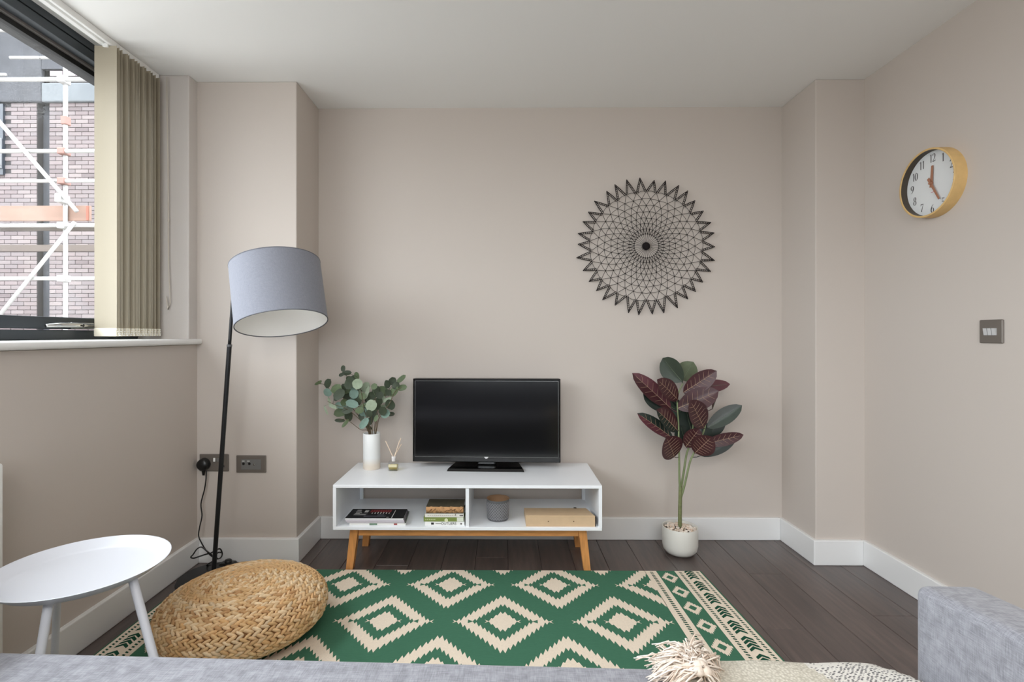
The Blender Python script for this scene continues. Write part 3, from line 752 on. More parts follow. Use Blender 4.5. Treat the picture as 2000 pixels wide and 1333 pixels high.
for i, (th, xa_, xb_, yf, edge, cover, wd) in enumerate(mags):
    back = yf + .165
    mg = thing('magazine', ((xa_ + xb_) / 2, (yf + back) / 2, zc), mlabels[i], 'magazine', 'magazines piled on the left shelf')
    d0 = (zc - SZ) * .35; d1 = (zc + th - SZ) * .35     # the pile is thicker at the spines in front
    zbk0 = SZ + (zc - SZ) * .55; zbk1 = SZ + (zc + th - SZ) * .55
    sh = -.012
    MB().hexa([(xa_, yf, zc + .0008), (xb_, yf, zc + .0008), (xb_ + sh - .002, back, zbk0 + .0008), (xa_ + sh, back, zbk0 + .0008),
               (xa_, yf, zc + th - .001), (xb_, yf, zc + th - .001), (xb_ + sh - .002, back, zbk1 - .001), (xa_ + sh, back, zbk1 - .001)]).build('pages', PAPER, mg)
    cv = mat('cover_%d' % i, cover, .55, spec=.3); sp_ = mat('spine_%d' % i, edge, .4)
    MB().hexa([(xa_, yf - .0008, zc + th - .001), (xb_ + .001, yf - .0008, zc + th - .001), (xb_ + sh - .001, back + .001, zbk1 - .001), (xa_ + sh - .001, back + .001, zbk1 - .001),
               (xa_, yf - .0008, zc + th), (xb_ + .001, yf - .0008, zc + th), (xb_ + sh - .001, back + .001, zbk1), (xa_ + sh - .001, back + .001, zbk1)]).build('cover', cv, mg)
    MB().box(xa_ - .0005, xb_ + .0005, yf - .0012, yf, zc + .0004, zc + th - .0013, bev=.0003).build('spine', sp_, mg)
    if i == 0:
        MB().box(-.60, -.565, yf - .0017, yf - .0010, zc + .002, zc + .009).build('spine_print', mat('print_green', (110, 140, 116), .6), mg)
        MB().box(-.49, -.475, yf - .0017, yf - .0010, zc + .003, zc + .009).build('spine_print', PRR, mg)
    if i == 3:
        def top(u, v): return Vector((xa_ + (xb_ - xa_) * u + sh * v, yf + (back - yf) * v, zc + th + (zbk1 - zc - th) * v + .0006))
        def quad(mb, u0, u1, v0, v1, mi=0): mb.add([top(u0, v0), top(u1, v0), top(u1, v1), top(u0, v1)], [(0, 1, 2, 3)], mi)
        pr = MB(); r2 = random.Random(4)
        for v in (.84, .74, .64, .54, .45): quad(pr, .10 + r2.uniform(0, .01), .10 + r2.uniform(.08, .13), v, v + .04)
        for v in (.42, .36, .30): quad(pr, .10, .30 + r2.uniform(0, .06), v, v + .018)
        quad(pr, .255, .32, .60, .84)
        u = .40
        for k2 in range(7): quad(pr, u, u + .016, .46, .46 + r2.uniform(.1, .2)); u += .05
        quad(pr, .79, .802, .02, .86); quad(pr, .70, .74, .06, .10)
        pr.build('cover_print', [PRW], mg)
        p2 = MB()
        u = .36
        for k2 in range(9): quad(p2, u, u + .034, .62 + r2.uniform(-.03, .03), .90); u += .042
        p2.build('masthead_print', PRR, mg)
        p3 = MB(); quad(p3, .30, .68, .10, .26); quad(p3, .52, .64, .26, .40); p3.build('cover_photo', mat('photo_grey', (60, 62, 70), .4), mg)
    zc += th
bks = [(.0185, -.350, -.172, (240, 240, 238), (236, 235, 230), 'white paperback lettered OUTLIERS at the bottom of the book pile beside the divider'),
       (.0195, -.356, -.176, (126, 142, 72), (228, 224, 210), 'green spined paperback in the middle of the book pile beside the divider'),
       (.0160, -.350, -.176, (232, 230, 222), (228, 224, 214), 'cream paperback under the old leather book beside the divider')]
zc = SZ
def textobj(body, size, parent, loc, rot, m, sx=1.0):
    cu = bpy.data.curves.new('lettering', 'FONT'); cu.body = body; cu.size = size; cu.extrude = .0002; cu.align_x = 'CENTER'; cu.align_y = 'CENTER'
    cu.materials.append(m); o = bpy.data.objects.new('lettering', cu); COL.objects.link(o); o.parent = parent
    me = bpy.data.meshes.new_from_object(o); bpy.data.objects.remove(o); o = bpy.data.objects.new('lettering', me); COL.objects.link(o); o.parent = parent
    o.location = Vector(loc) - OFF.get(parent.as_pointer(), Vector()); o.rotation_euler = rot; o.scale = (sx, 1, 1); return o
INK = mat('ink_dark', (44, 42, 42), .6)
for i, (th, xa_, xb_, cov, pg, lab) in enumerate(bks):
    yf = 2.298; yb_ = yf + .115
    bk = thing('book', ((xa_ + xb_) / 2, (yf + yb_) / 2, zc), lab, 'book', 'books piled beside the divider')
    MB().box(xa_ + .003, xb_ - .003, yf + .004, yb_ - .002, zc + .001, zc + th - .001).build('pages', mat('book_pages', (226, 220, 204), .8), bk)
    cm_ = mat('book_cover_%d' % i, cov, .5)
    c_ = MB(); c_.box(xa_, xb_, yf, yb_, zc + .0002, zc + .0015); c_.box(xa_, xb_, yf, yb_, zc + th - .0015, zc + th - .0002); c_.box(xa_, xb_, yf, yf + .003, zc + .0002, zc + th - .0002, bev=.001)
    c_.build('cover', cm_, bk)
    yy = yf - .0004; zm = zc + th / 2
    if i == 0:
        textobj('OUTLIERS', .0148, bk, ((xa_ + xb_) / 2 + .018, yy, zm), (R(90), 0, 0), INK, 1.05)
        mk_ = MB(); mk_.box(xa_ + .028, xa_ + .040, yy - .0004, yy + .0002, zm - .004, zm + .005); mk_.build('emblem', INK, bk)
        MB().lathe([(0, .0), (.0042, .0)], (0, 0, 0), 14, M=Matrix.Translation((xb_ - .015, yy - .0003, zm)) @ Matrix.Rotation(R(90), 4, 'X')).build('emblem', PRG, bk)
        MB().box(xa_ + .048, xa_ + .075, yy - .0003, yy + .0002, zm - .0012, zm + .0012).build('author_print', PRG, bk)
    if i == 1:
        MB().box(xb_ - .030, xb_ - .0005, yy - .0004, yy + .0002, zc + .001, zc + th - .001).build('spine_panel', mat('spine_panel', (222, 226, 210), .5), bk)
        MB().lathe([(0, .0), (.008, .0)], (0, 0, 0), 18, M=Matrix.Translation(((xa_ + xb_) / 2 + .012, yy - .0003, zm - .003)) @ Matrix.Rotation(R(90), 4, 'X')).build('emblem', mat('spine_cream', (226, 228, 190), .5), bk)
        for k2 in range(6): MB().box(xa_ + .008 + k2 * .008, xa_ + .013 + k2 * .008, yy - .0003, yy + .0002, zm - .003, zm + .003).build('spine_print', mat('spine_light', (190, 198, 150), .5), bk)
    if i == 2:
        for k2 in range(14): MB().box(xa_ + .012 + k2 * .009, xa_ + .018 + k2 * .009, yy - .0003, yy + .0002, zm - .0018, zm + .0018).build('spine_print', mat('spine_faint', (188, 180, 168), .5), bk)
        for k2 in range(3): MB().box(xb_ - .018 + k2 * .0055, xb_ - .014 + k2 * .0055, yy - .0003, yy + .0002, zm - .003, zm + .003).build('spine_print', INK, bk)
    zc += th
ob = thing('old_book', (-.262, 2.355, zc), 'old dark leather book with torn spine on top of the book pile', 'book', 'books piled beside the divider')
xa_, xb_, yf, yb_, th = -.345, -.177, 2.300, 2.405, .032
OLD = mat('old_leather', (66, 60, 44), .7, var=.3, vscale=30); TORN = mat('torn_spine', (186, 142, 98), .85, var=.3, vscale=50, bump=.6, bscale=120)
c_ = MB(); c_.box(xa_, xb_, yf + .002, yb_, zc + .0003, zc + .003, bev=.001); c_.box(xa_, xb_, yf + .002, yb_, zc + th - .003, zc + th, bev=.001); c_.build('cover', OLD, ob)
MB().box(xa_ + .004, xb_ - .004, yf + .004, yb_ - .003, zc + .003, zc + th - .003).build('pages', mat('old_pages', (150, 122, 88), .9, var=.2, vscale=20, stretch=(1, 1, 40)), ob)
def spn(u, v):
    zz_ = zc + .001 + (th - .002) * v
    return Vector((xa_ + (xb_ - xa_) * u, yf + .004 - .008 * math.sin(PI * v) + .0016 * math.sin(u * 47 + v * 5) + .0012 * math.sin(u * 23 + 8 * v), zz_))
MB().grid(spn, 40, 8).build('spine', TORN, ob, smooth=True)
ts = MB(); r2 = random.Random(3)
for k2 in range(9):
    u = .06 + k2 * .105; a = spn(u, r2.uniform(.1, .45)); b_ = spn(min(1, u + .1), r2.uniform(.5, .9))
    ts.tube([a + Vector((0, -.001, 0)), (a + b_) / 2 + Vector((0, -.002, 0)), b_ + Vector((0, -.001, 0))], .0012, 5)
ts.build('torn_edges', mat('torn_dark', (96, 64, 40), .9), ob)
tie = MB(); tie.tube([(xb_ - .040, yf - .005, zc + .020), (xb_ - .038, yf - .004, zc + .004), (xb_ - .034, yf - .003, zc - .010)], .001, 5); tie.build('loose_thread', mat('thread_grey', (80, 70, 60), .9), ob)

# planter
PX, PY = -.0226, 2.388
pl = thing('planter', (PX, PY, SZ), 'small grey ceramic planter pot with raised lattice pattern on the right shelf', 'pot')
GREYC = mat('grey_ceramic', (98, 98, 100), .6, var=.08, vscale=60)
pr_, ph_ = .052, .097
MB().lathe([(0, 0), (pr_ * .86, 0), (pr_ * .93, .004), (pr_ * .985, .02), (pr_, .07), (pr_, ph_ - .006), (pr_ * 1.03, ph_ - .003), (pr_ * 1.02, ph_)], (PX, PY, SZ), 48).build('body', GREYC, pl, smooth=True, angle=45)
MB().lathe([(pr_ * 1.02, ph_), (pr_ * .95, ph_ - .001), (pr_ * .92, ph_ - .01), (pr_ * .85, .012), (0, .012)], (PX, PY, SZ), 48).build('inner_wall', mat('terracotta_inside', (150, 116, 86), .8), pl, smooth=True)
lt = MB()
for sgn in (1, -1):
    for k2 in range(26):
        a0 = 2 * PI * k2 / 26; pts = []
        for q in range(9):
            t = q / 8; zz_ = .010 + t * .076; a = a0 + sgn * t * 1.35
            rr = pr_ * (.955 + .045 * min(1, t * 1.3)) + .0003
            pts.append((PX + rr * math.cos(a), PY + rr * math.sin(a), SZ + zz_))
        lt.tube(pts, .0016, 4, cap=False)
lt.build('raised_lattice', mat('grey_ceramic_light', (140, 140, 144), .6), pl, smooth=True)

# box file
bf = thing('box_file', (.26, 2.385, SZ), 'tan cardboard box file with two rivets lying flat on the right shelf', 'box')
TAN = mat('tan_cardboard', (208, 180, 146), .75, var=.05, vscale=30, bump=.1, bscale=300)
xa_, xb_, yf, yb_ = .104, .416, 2.292, 2.46; zf, zk = SZ + .048, SZ + .026
MB().hexa([(xa_, yf, SZ + .0005), (xb_ - .004, yf, SZ + .0005), (xb_ - .008, yb_, SZ + .0005), (xa_ - .002, yb_, SZ + .0005),
           (xa_, yf, zf), (xb_ - .004, yf, zf), (xb_ - .018, yb_, zk), (xa_ - .002, yb_, zk)]).build('body', TAN, bf)
MB().hexa([(xb_ - .004, yf, SZ + .0005), (xb_, yf + .002, SZ + .0005), (xb_ - .004, yb_, SZ + .0005), (xb_ - .008, yb_, SZ + .0005),
           (xb_ - .004, yf, zf), (xb_, yf + .002, zf - .006), (xb_ - .014, yb_, zk - .003), (xb_ - .018, yb_, zk)]).build('open_end', mat('file_inside', (64, 52, 40), .9), bf)
MB().tube([(xa_, yf - .0003, zf - .0005), (xb_ - .004, yf - .0003, zf - .0005)], .0015, 6).build('fold_edge', mat('tan_light', (226, 196, 158), .7), bf)
for px in (1071, 1120.5):
    c = at(px, 1019, yf); MB().lathe([(0, .001), (.0022, .0008), (.003, 0)], (0, 0, 0), 12, M=Matrix.Translation(c) @ Matrix.Rotation(R(90), 4, 'X')).build('rivet', mat('rivet_brown', (112, 84, 58), .5), bf)
c = Vector((xb_ - .07, yb_ - .005, zk + .0025)); MB().lathe([(.006, 0), (.008, .0006), (0, .0006)], c, 14).build('finger_hole', mat('hole_dark', (60, 48, 38), .9), bf)

# ---------------------------------------------------------------- rubber plant
TPX, TPY = .873, 2.53
rp = thing('rubber_plant', (TPX, TPY, 0), 'burgundy and green rubber plant in a round white pot on the dark floor', 'plant')
POTM = mat('pot_white', (226, 225, 218), .35)
MB().lathe([(0, .0), (.052, .0), (.066, .006), (.079, .022), (.0845, .045), (.0845, .128), (.083, .1325), (.080, .132), (.079, .12), (.079, .10)], (TPX, TPY, 0), 48).build('pot', POTM, rp, smooth=True, angle=60)
MB().lathe([(0, .112), (.079, .112)], (TPX, TPY, 0), 32).build('soil', mat('soil_dark', (70, 58, 48), .95), rp)
pb_ = MB(); r2 = random.Random(11)
for k2 in range(190):
    rr = .074 * math.sqrt(r2.random()); a = r2.uniform(0, 2 * PI); s_ = r2.uniform(.0045, .0075)
    M_ = Matrix.Rotation(r2.uniform(0, PI), 3, 'Z') @ Matrix.Rotation(r2.uniform(-.5, .5), 3, 'X')
    pb_.ell((TPX + rr * math.cos(a), TPY + rr * math.sin(a), .116 + .012 * (1 - (rr / .08) ** 2) + r2.uniform(0, .005)), M_ @ Vector((s_ * 1.25, 0, 0)), M_ @ Vector((0, s_, 0)), M_ @ Vector((0, 0, s_ * .75)), 7, 5)
tag(pb_.build('pebbles', mat('pebble', (226, 208, 190), .8, island=((236, 222, 206), (214, 188, 166), (240, 232, 222), (200, 180, 160))), rp, smooth=True), kind='stuff')
def wp(zx, zy, dy=0): return at(1220 + zx / 6.348, 690 + zy / 6.348, TPY + dy)
TRUNK = mat('green_trunk', (112, 118, 78), .7, var=.25, vscale=25, stretch=(1, 1, 3), bump=.3, bscale=90)
STG = mat('green_stem', (122, 134, 94), .6, var=.12, vscale=30)
def curve(P_, n=6):
    P_ = [Vector(p) for p in P_]; o = []
    for i in range(len(P_) - 1):
        for q in range(n):
            t = q / n; p0 = P_[max(i - 1, 0)]; p1 = P_[i]; p2 = P_[i + 1]; p3 = P_[min(i + 2, len(P_) - 1)]
            o.append(.5 * ((2 * p1) + (-p0 + p2) * t + (2 * p0 - 5 * p1 + 4 * p2 - p3) * t * t + (-p0 + 3 * p1 - 3 * p2 + p3) * t ** 3))
    return o + [P_[-1]]
tp = curve([at(1328, 1032, TPY), at(1328, 1000, TPY), at(1328.5, 975, TPY), at(1329, 950, TPY)])
MB().tube(tp, [.0098 - .001 * i / len(tp) for i in range(len(tp))], 10).build('trunk', TRUNK, rp, smooth=True)
brs = [curve([at(1329, 962, TPY), at(1327, 935, TPY - .01), at(1326.5, 900, TPY - .012), wp(670, 1050, -.01), wp(670, 900, -.0), wp(655, 560, .0), wp(720, 380, .01)]),
       curve([at(1329, 960, TPY), at(1335, 925, TPY + .01), at(1340.5, 890, TPY + .012), wp(800, 1150, .01), wp(850, 900, .01), wp(840, 640, .0), wp(740, 460, .0)]),
       curve([at(1330, 972, TPY), at(1337, 948, TPY - .005), at(1347, 905, TPY - .008), wp(850, 1260, -.01), wp(930, 1090, -.0), wp(1000, 900, 0), wp(960, 700, 0)])]
bpts = []
for c_ in brs:
    MB().tube(c_, [.0062 - .0036 * i / len(c_) for i in range(len(c_))], 8).build('branch', STG, rp, smooth=True); bpts += c_[6:]
LB = mat('leaf_burgundy', (64, 30, 34), .4, var=.2, vscale=30); LBB = mat('leaf_plum', (92, 50, 57), .4, var=.15, vscale=30)
LG = mat('leaf_green', (48, 60, 48), .38, var=.2, vscale=30); LGG = mat('leaf_mid_green', (88, 98, 74), .45, var=.15, vscale=30); LGD = mat('leaf_dark_green', (36, 46, 40), .38, var=.2, vscale=30)
VEIN = mat('vein_cream', (186, 156, 130), .6)
# base, tip (zoom px), half width (zoom px), left/right materials, tip depth, base depth, roll, veins
PLV = [((720, 360), (470, 62), 128, LG, LG, .05, .03, 0, 0), ((715, 340), (850, 112), 118, LGG, LGG, .09, .05, 0, 0),
       ((725, 490), (1142, 222), 100, LB, LB, -.05, .0, 8, 1), ((575, 690), (100, 250), 92, LBB, LB, -.02, .02, -10, 1),
       ((640, 700), (225, 510), 100, LG, LGD, .02, .03, 0, 0), ((660, 580), (408, 330), 100, LB, LB, -.09, -.02, 0, 2),
       ((880, 430), (1302, 386), 70, LBB, LBB, .05, .03, 10, 0), ((650, 690), (1165, 470), 118, LB, LB, -.06, .0, 0, 1),
       ((1090, 700), (1160, 475), 40, LB, LB, -.02, -.02, 50, 0), ((980, 930), (815, 590), 120, LB, LB, -.10, -.02, 0, 2),
       ((655, 960), (400, 705), 105, LB, LGD, -.10, -.02, 10, 2), ((1020, 930), (1452, 650), 88, LG, LGD, .0, .02, 0, 0),
       ((970, 1030), (1245, 850), 80, LGD, LGD, .05, .04, 0, 0), ((600, 1060), (163, 748), 72, LGD, LBB, -.04, .0, 0, 1),
       ((615, 1292), (520, 1045), 138, LB, LB, -.10, -.03, 0, 2), ((755, 1165), (925, 940), 92, LB, LB, -.04, .0, 0, 1),
       ((870, 1240), (1080, 1040), 120, LB, LB, -.09, -.02, 0, 2), ((950, 1135), (1478, 1015), 68, LB, LB, -.02, .0, 12, 1),
       ((940, 1275), (1372, 1068), 74, LGD, LG, .0, .01, 0, 0), ((860, 960), (740, 690), 130, LGD, LGD, .02, .02, 0, 0),
       ((740, 1010), (720, 790), 80, LGD, LGD, .04, .03, 0, 0), ((900, 480), (860, 340), 70, LGD, LGD, .06, .04, 0, 0),
       ((560, 1060), (420, 860), 60, LGD, LGD, .03, .03, 0, 0), ((720, 700), (560, 560), 60, LGD, LGD, .06, .05, 0, 0), ((840, 1010), (760, 700), 150, LGD, LGD, .0, .01, 0, 0), ((680, 900), (700, 640), 110, LGD, LG, .03, .03, 0, 0), ((760, 1120), (690, 900), 90, LGD, LGD, .0, .01, 0, 0), ((930, 1080), (1010, 860), 100, LGD, LGD, .03, .02, 0, 0), ((800, 620), (930, 400), 90, LGD, LGD, .04, .03, 0, 0)]
for (b0, t0, hw_, mL, mR, td, bd_, roll, vn) in PLV:
    B0, T0 = wp(*b0, bd_), wp(*t0, td); k_ = TPY / 6348; hw_ *= 1.15
    d = (T0 - B0).normalized(); n = Vector((0, -1, .35)); n = (n - d * n.dot(d)).normalized(); n = Matrix.Rotation(R(roll), 3, d) @ n
    m, fn, n, s, d = leafmesh(B0, T0, hw_ * k_, n, fold=.22 if vn else -.18, curl=.10 if vn else -.12, prof='leaf', nu=12, nv=6)
    # left / right halves
    ml = [mL, mR]; m.m = [0 if (i % 6) >= 3 else 1 for i in range(len(m.f))]
    cand = min(bpts, key=lambda q: (q - B0).length + max(0, q.z - B0.z) * 2)
    m.tube([cand, (cand * .4 + B0 * .6) + Vector((0, 0, -.003)), B0 + d * .004], [.0022, .0018, .0016], 6, mi=0)
    lf = m.build('leaf', ml if mL is not mR else mL, rp, smooth=True)
    vv = MB(); e_ = n * .0012
    if vn:
        vv.tube([fn(u / 10, .5) + e_ for u in range(0, 10)], [.0012 - .0008 * u / 10 for u in range(0, 10)], 5)
        for kq in range(1, 6 + vn):
            u0 = kq / (7 + vn)
            for v1 in (.08, .92):
                pts = []
                for q in range(5):
                    t = q / 4; pts.append(fn(min(.97, u0 + .10 * t), .5 + (v1 - .5) * t * .9) + e_)
                vv.tube(pts, [.0007, .0006, .0006, .0005, .0003], 4)
        vv.build('veins', VEIN, lf, smooth=True)
    else:
        vv.tube([fn(u / 10, .5) + e_ * .6 for u in range(0, 10)], [.0010 - .0007 * u / 10 for u in range(0, 10)], 5)
        vv.build('midrib', mat('midrib_green', (112, 124, 100), .6), lf, smooth=True)

# ---------------------------------------------------------------- wall art
AX = at(1260.5, 482, YB)
wa = thing('wall_art', (AX.x, YB - .012, AX.z), 'round black wire sunburst wall hanging with toothed edge on the back wall', 'wall art')
WIRE = mat('black_wire', (26, 22, 22), .8, spec=.2)
zpx = YB / 1000 * 300 / 1379
n_ = 34; rings = [36, 106, 150, 200, 250, 305, 362, 418, 486]
r2 = random.Random(5)
def node(i, j):
    rr = rings[i] * zpx * (1 + (.012 * math.sin(3.1 * j + i) if i > 2 else 0)); a = PI / 2 + 2 * PI * (j + (.5 if i % 2 else 0)) / n_ + .0
    ecc = 1 + .03 * math.cos(a) ** 2
    return Vector((AX.x + rr * math.cos(a) * ecc, YB - .016 - .006 * (1 - i / 8), AX.z + rr * math.sin(a)))
wn = MB(); be = MB()
for i in range(1, len(rings)):
    for j in range(n_):
        p = node(i, j)
        if i == 1: wn.tube([(AX.x, YB - .02, AX.z), p], .0008, 4, cap=False)
        q = node(i, (j + 1) % n_)
        mid = (p + q) / 2; mid = Vector((AX.x, mid.y, AX.z)) + (mid - Vector((AX.x, mid.y, AX.z))) * 1.012
        wn.tube([p, mid, q], .0011, 4, cap=False)
        if i + 1 < len(rings):
            o_ = 0 if i % 2 == 0 else 1
            for k2 in (0, 1):
                jj = (j + (k2 - 1 if i % 2 == 0 else k2)) % n_
                wn.tube([p, node(i + 1, jj)], .0012, 4, cap=False)
        be.ell(p, (.0032, 0, 0), (0, .0032, 0), (0, 0, .0032), 6, 4)
        wn.tube([p, Vector((AX.x, p.y, AX.z)) + (p - Vector((AX.x, p.y, AX.z))) * .86 + Vector((0, .0, 0))], .0006, 3, cap=False) if i in (1, 2) else None
wn.build('wire_net', WIRE, wa); be.build('beads', WIRE, wa)
MB().lathe([(0, -.008), (.012, -.007), (.019, -.002), (.021, .004)], (0, 0, 0), 20, M=Matrix.Translation((AX.x, YB - .018, AX.z)) @ Matrix.Rotation(R(-90), 4, 'X')).build('hub', WIRE, wa, smooth=True)
for j in range(n_):
    p, q = node(8, j), node(8, (j + 1) % n_)
    am = PI / 2 + 2 * PI * (j + .5 + r2.uniform(-.16, .10)) / n_; rr = (603 + r2.uniform(-14, 16)) * zpx
    tpt = Vector((AX.x + rr * math.cos(am) * (1 + .02 * math.cos(am) ** 2), YB - .016, AX.z + rr * math.sin(am)))
    cen = Vector((AX.x, YB - .016, AX.z)); sp_ = MB()
    for (a, b_) in ((p, tpt), (q, tpt)):
        d = (b_ - a); L_ = d.length; d.normalize(); inn = d.cross(Vector((0, 1, 0)))
        if inn.dot(((p + q) / 2 + (cen - tpt) * .2) - (a + b_) / 2) < 0: inn = -inn
        w_ = .0100
        sp_.tube([a, a + d * L_ * .5 - inn * .001, b_], .0019, 5); sp_.tube([a + inn * w_ * .9, b_ + inn * w_ * .6 - d * .006], .0016, 5)
        nr = max(3, int(L_ / .009))
        for k2 in range(1, nr):
            c = a + d * (L_ * k2 / nr); sp_.tube([c, c + inn * w_ * .85], .0016, 4, cap=False)
    sp_.build('rim_spike', WIRE, wa)

# ---------------------------------------------------------------- clock
CY0, CZ0, CR, CT = 2.012, 1.667, .132, .045
XFc = XR - CT
ck = thing('wall_clock', (XR, CY0, CZ0), 'round wall clock with yellow wooden rim and white face on the right wall', 'clock')
# local frame: right = +Y reversed as seen from the room (viewer looks towards +X)
def cp(a, b_, depth): return Vector((XFc + depth, CY0 - a, CZ0 + b_))    # a to the viewer's right, b up, depth into the wall
CM = Matrix(((0, 0, 1, 0), (-1, 0, 0, 0), (0, 1, 0, 0), (0, 0, 0, 1)))
CM = Matrix.Translation((XFc, CY0, CZ0)) @ CM
WOODY = mat('yellow_wood_rim', (216, 180, 120), .5, var=.08, vscale=40)
MB().lathe([(CR - .007, .032), (CR - .007, .001), (CR - .006, 0), (CR - .0015, 0), (CR, .001), (CR + .001, CT)], n=72, M=CM).build('rim', WOODY, ck, smooth=True, angle=35)
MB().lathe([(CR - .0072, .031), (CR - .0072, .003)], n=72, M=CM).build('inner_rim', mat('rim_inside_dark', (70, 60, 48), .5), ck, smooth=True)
MB().lathe([(0, .028), (CR - .007, .028)], n=72, M=CM).build('dial', mat('dial_white', (226, 228, 228), .5), ck)
def stroke(mb, pts, sx, sy, ox, oy, dz):
    # pts: (x, y, half width); flat ribbon of varying width
    P_ = [Vector((p[0] * sx + ox, p[1] * sy + oy)) for p in pts]; L_, Rr = [], []
    for i in range(len(P_)):
        d = P_[min(i + 1, len(P_) - 1)] - P_[max(i - 1, 0)]; d.normalize(); nn = Vector((-d.y, d.x)); w_ = pts[i][2] * sx * 1.25
        L_.append(P_[i] + nn * w_); Rr.append(P_[i] - nn * w_)
    vs = [cp(v.x, v.y, dz) for v in L_] + [cp(v.x, v.y, dz) for v in Rr]; k = len(P_)
    mb.add(vs, [(i, i + 1, k + i + 1, k + i) for i in range(k - 1)])
def arc(cx, cy, rx, ry, a0, a1, thin=.025, thick=.11, n=16):
    o = []
    for i in range(n + 1):
        a = R(a0 + (a1 - a0) * i / n); o.append((cx + rx * math.cos(a), cy + ry * math.sin(a), thin + (thick - thin) * abs(math.cos(a)) ** 1.3))
    return o
G = {'1': [[(.5, 0, .1), (.5, 1, .1)], [(.22, .86, .03), (.5, .99, .04)]],
     '0': [arc(.5, .5, .36, .48, 0, 360, n=28)],
     '2': [arc(.48, .72, .32, .27, 165, -30), [(.76, .60, .10), (.5, .3, .05), (.12, .06, .03)], [(.12, .06, .06), (.5, .08, .09), (.9, .05, .06)], [(.88, .05, .03), (.92, .25, .03)]],
     '3': [arc(.45, .74, .30, .25, 150, -90), arc(.45, .26, .36, .26, 90, -150)],
     '4': [[(.68, 0, .09), (.68, 1, .09)], [(.68, 1, .03), (.08, .3, .03)], [(.05, .3, .035), (.95, .3, .035)]],
     '5': [[(.25, .98, .08), (.55, .93, .08), (.82, .98, .05)], [(.25, .98, .03), (.2, .55, .03)], arc(.44, .30, .38, .29, 130, -150)],
     '6': [[(.80, .95, .03), (.45, .85, .05), (.2, .5, .10), (.16, .3, .11)], arc(.5, .28, .34, .28, 0, 360, n=24)],
     '7': [[(.1, .95, .05), (.4, .93, .09), (.9, .97, .05)], [(.9, .97, .03), (.6, .55, .05), (.42, .2, .10), (.38, .02, .12)], [(.1, .95, .03), (.08, .75, .03)]],
     '8': [arc(.5, .75, .27, .24, 0, 360, n=24), arc(.5, .25, .34, .26, 0, 360, n=24)],
     '9': [[(.2, .05, .03), (.55, .15, .05), (.8, .5, .10), (.84, .7, .11)], arc(.5, .72, .34, .28, 0, 360, n=24)]}
DIG = mat('numeral_grey', (88, 84, 84), .6)
for hnum in range(1, 13):
    a = PI / 2 - 2 * PI * hnum / 12; rr = .098; nm = MB(); s_ = str(hnum)
    wd, ht = .0165, .032; tw = wd * (len(s_) if len(s_) == 1 else 1.75)
    ox = rr * math.cos(a) - tw / 2; oy = rr * math.sin(a) - ht / 2
    for ci, c_ in enumerate(s_):
        for st_ in G[c_]: stroke(nm, st_, wd, ht, ox + ci * wd * .8, oy, .0276)
    nm.build('numeral', DIG, ck)
COPPER = mat('copper_hand', (172, 120, 94), .4, metal=.15)
def hand(name, ang, ln, tail, w_, dz):
    c, s_ = math.cos(ang), math.sin(ang)
    def T(x, y): return (x * c - y * s_, x * s_ + y * c)
    pl_ = [T(-tail, -w_ * .8), T(ln, -w_ * .5), T(ln, w_ * .5), T(-tail, w_ * .8)]
    m = MB(); m.hexa([cp(x, y, dz) for x, y in pl_] + [cp(x, y, dz - .0012) for x, y in pl_]); return m.build(name, COPPER, ck)
hand('hour_hand', R(90 - 12 * 1.0 + 8), .068, .016, .0085, .024); hand('minute_hand', R(90 - 6 * 25.2), .081, .024, .007, .021)
MB().lathe([(0, .016), (.006, .016), (.006, .027)], n=16, M=CM).build('hand_hub', COPPER, ck, smooth=True, angle=40)
md = MB(); md.add([cp(-.006, -.036, .0275), cp(.007, -.036, .0275), cp(.007, -.0335, .0275), cp(-.006, -.0335, .0275)], [(0, 1, 2, 3)]); md.build('dial_mark', mat('dial_mark_pink', (206, 140, 150), .6), ck)

# ---------------------------------------------------------------- switch and sockets
sw = thing('light_switch', (XR, 1.785, 1.087), 'square pewter triple light switch plate on the right wall below the clock', 'switch')
MB().box(XR - .007, XR + .0, 1.785 - .0425, 1.785 + .0425, 1.087 - .041, 1.087 + .041, bev=.004).build('plate', PLATE, sw)
for k2 in (-1, 0, 1):
    yk = 1.785 + k2 * .0155
    MB().hexa([(XR - .010, yk - .0065, 1.074), (XR - .010, yk + .0065, 1.074), (XR - .005, yk + .0065, 1.074), (XR - .005, yk - .0065, 1.074),
               (XR - .0135, yk - .0065, 1.098), (XR - .0135, yk + .0065, 1.098), (XR - .005, yk + .0065, 1.098), (XR - .005, yk - .0065, 1.098)]).build('rocker', mat('satin_silver', (205, 205, 205), .35, metal=.2), sw)
sa, sb = at(391, 887, YC), at(447.5, 921, YC)
so = thing('power_socket', ((sa.x + sb.x) / 2, YC, sb.z), 'pewter double power socket with a black plug behind the lamp pole', 'socket')
MB().box(sa.x, sb.x, YC - .007, YC, sb.z, sa.z, bev=.003).build('plate', PLATE, so)
hl = MB()
for cx, cz in ((434.5, 901), (431, 910.5), (438.5, 910.5)):
    p = at(cx, cz, YC); hl.box(p.x - .003, p.x + .003, YC - .0076, YC - .006, p.z - .005, p.z + .005)
hl.build('pin_hole', BLACKP, so)
for px in (420.5, 427):
    p = at(px, 898, YC); MB().box(p.x - .005, p.x + .005, YC - .011, YC - .006, p.z - .009, p.z + .009, bev=.002).build('rocker', SILLW if px < 424 else PLATE2, so)
ta, tb_ = at(462.5, 889.5, YC), at(520.5, 923.5, YC)
ts_ = thing('aerial_socket', ((ta.x + tb_.x) / 2, YC, tb_.z), 'pewter aerial socket plate with grey module right of the lamp pole', 'socket')
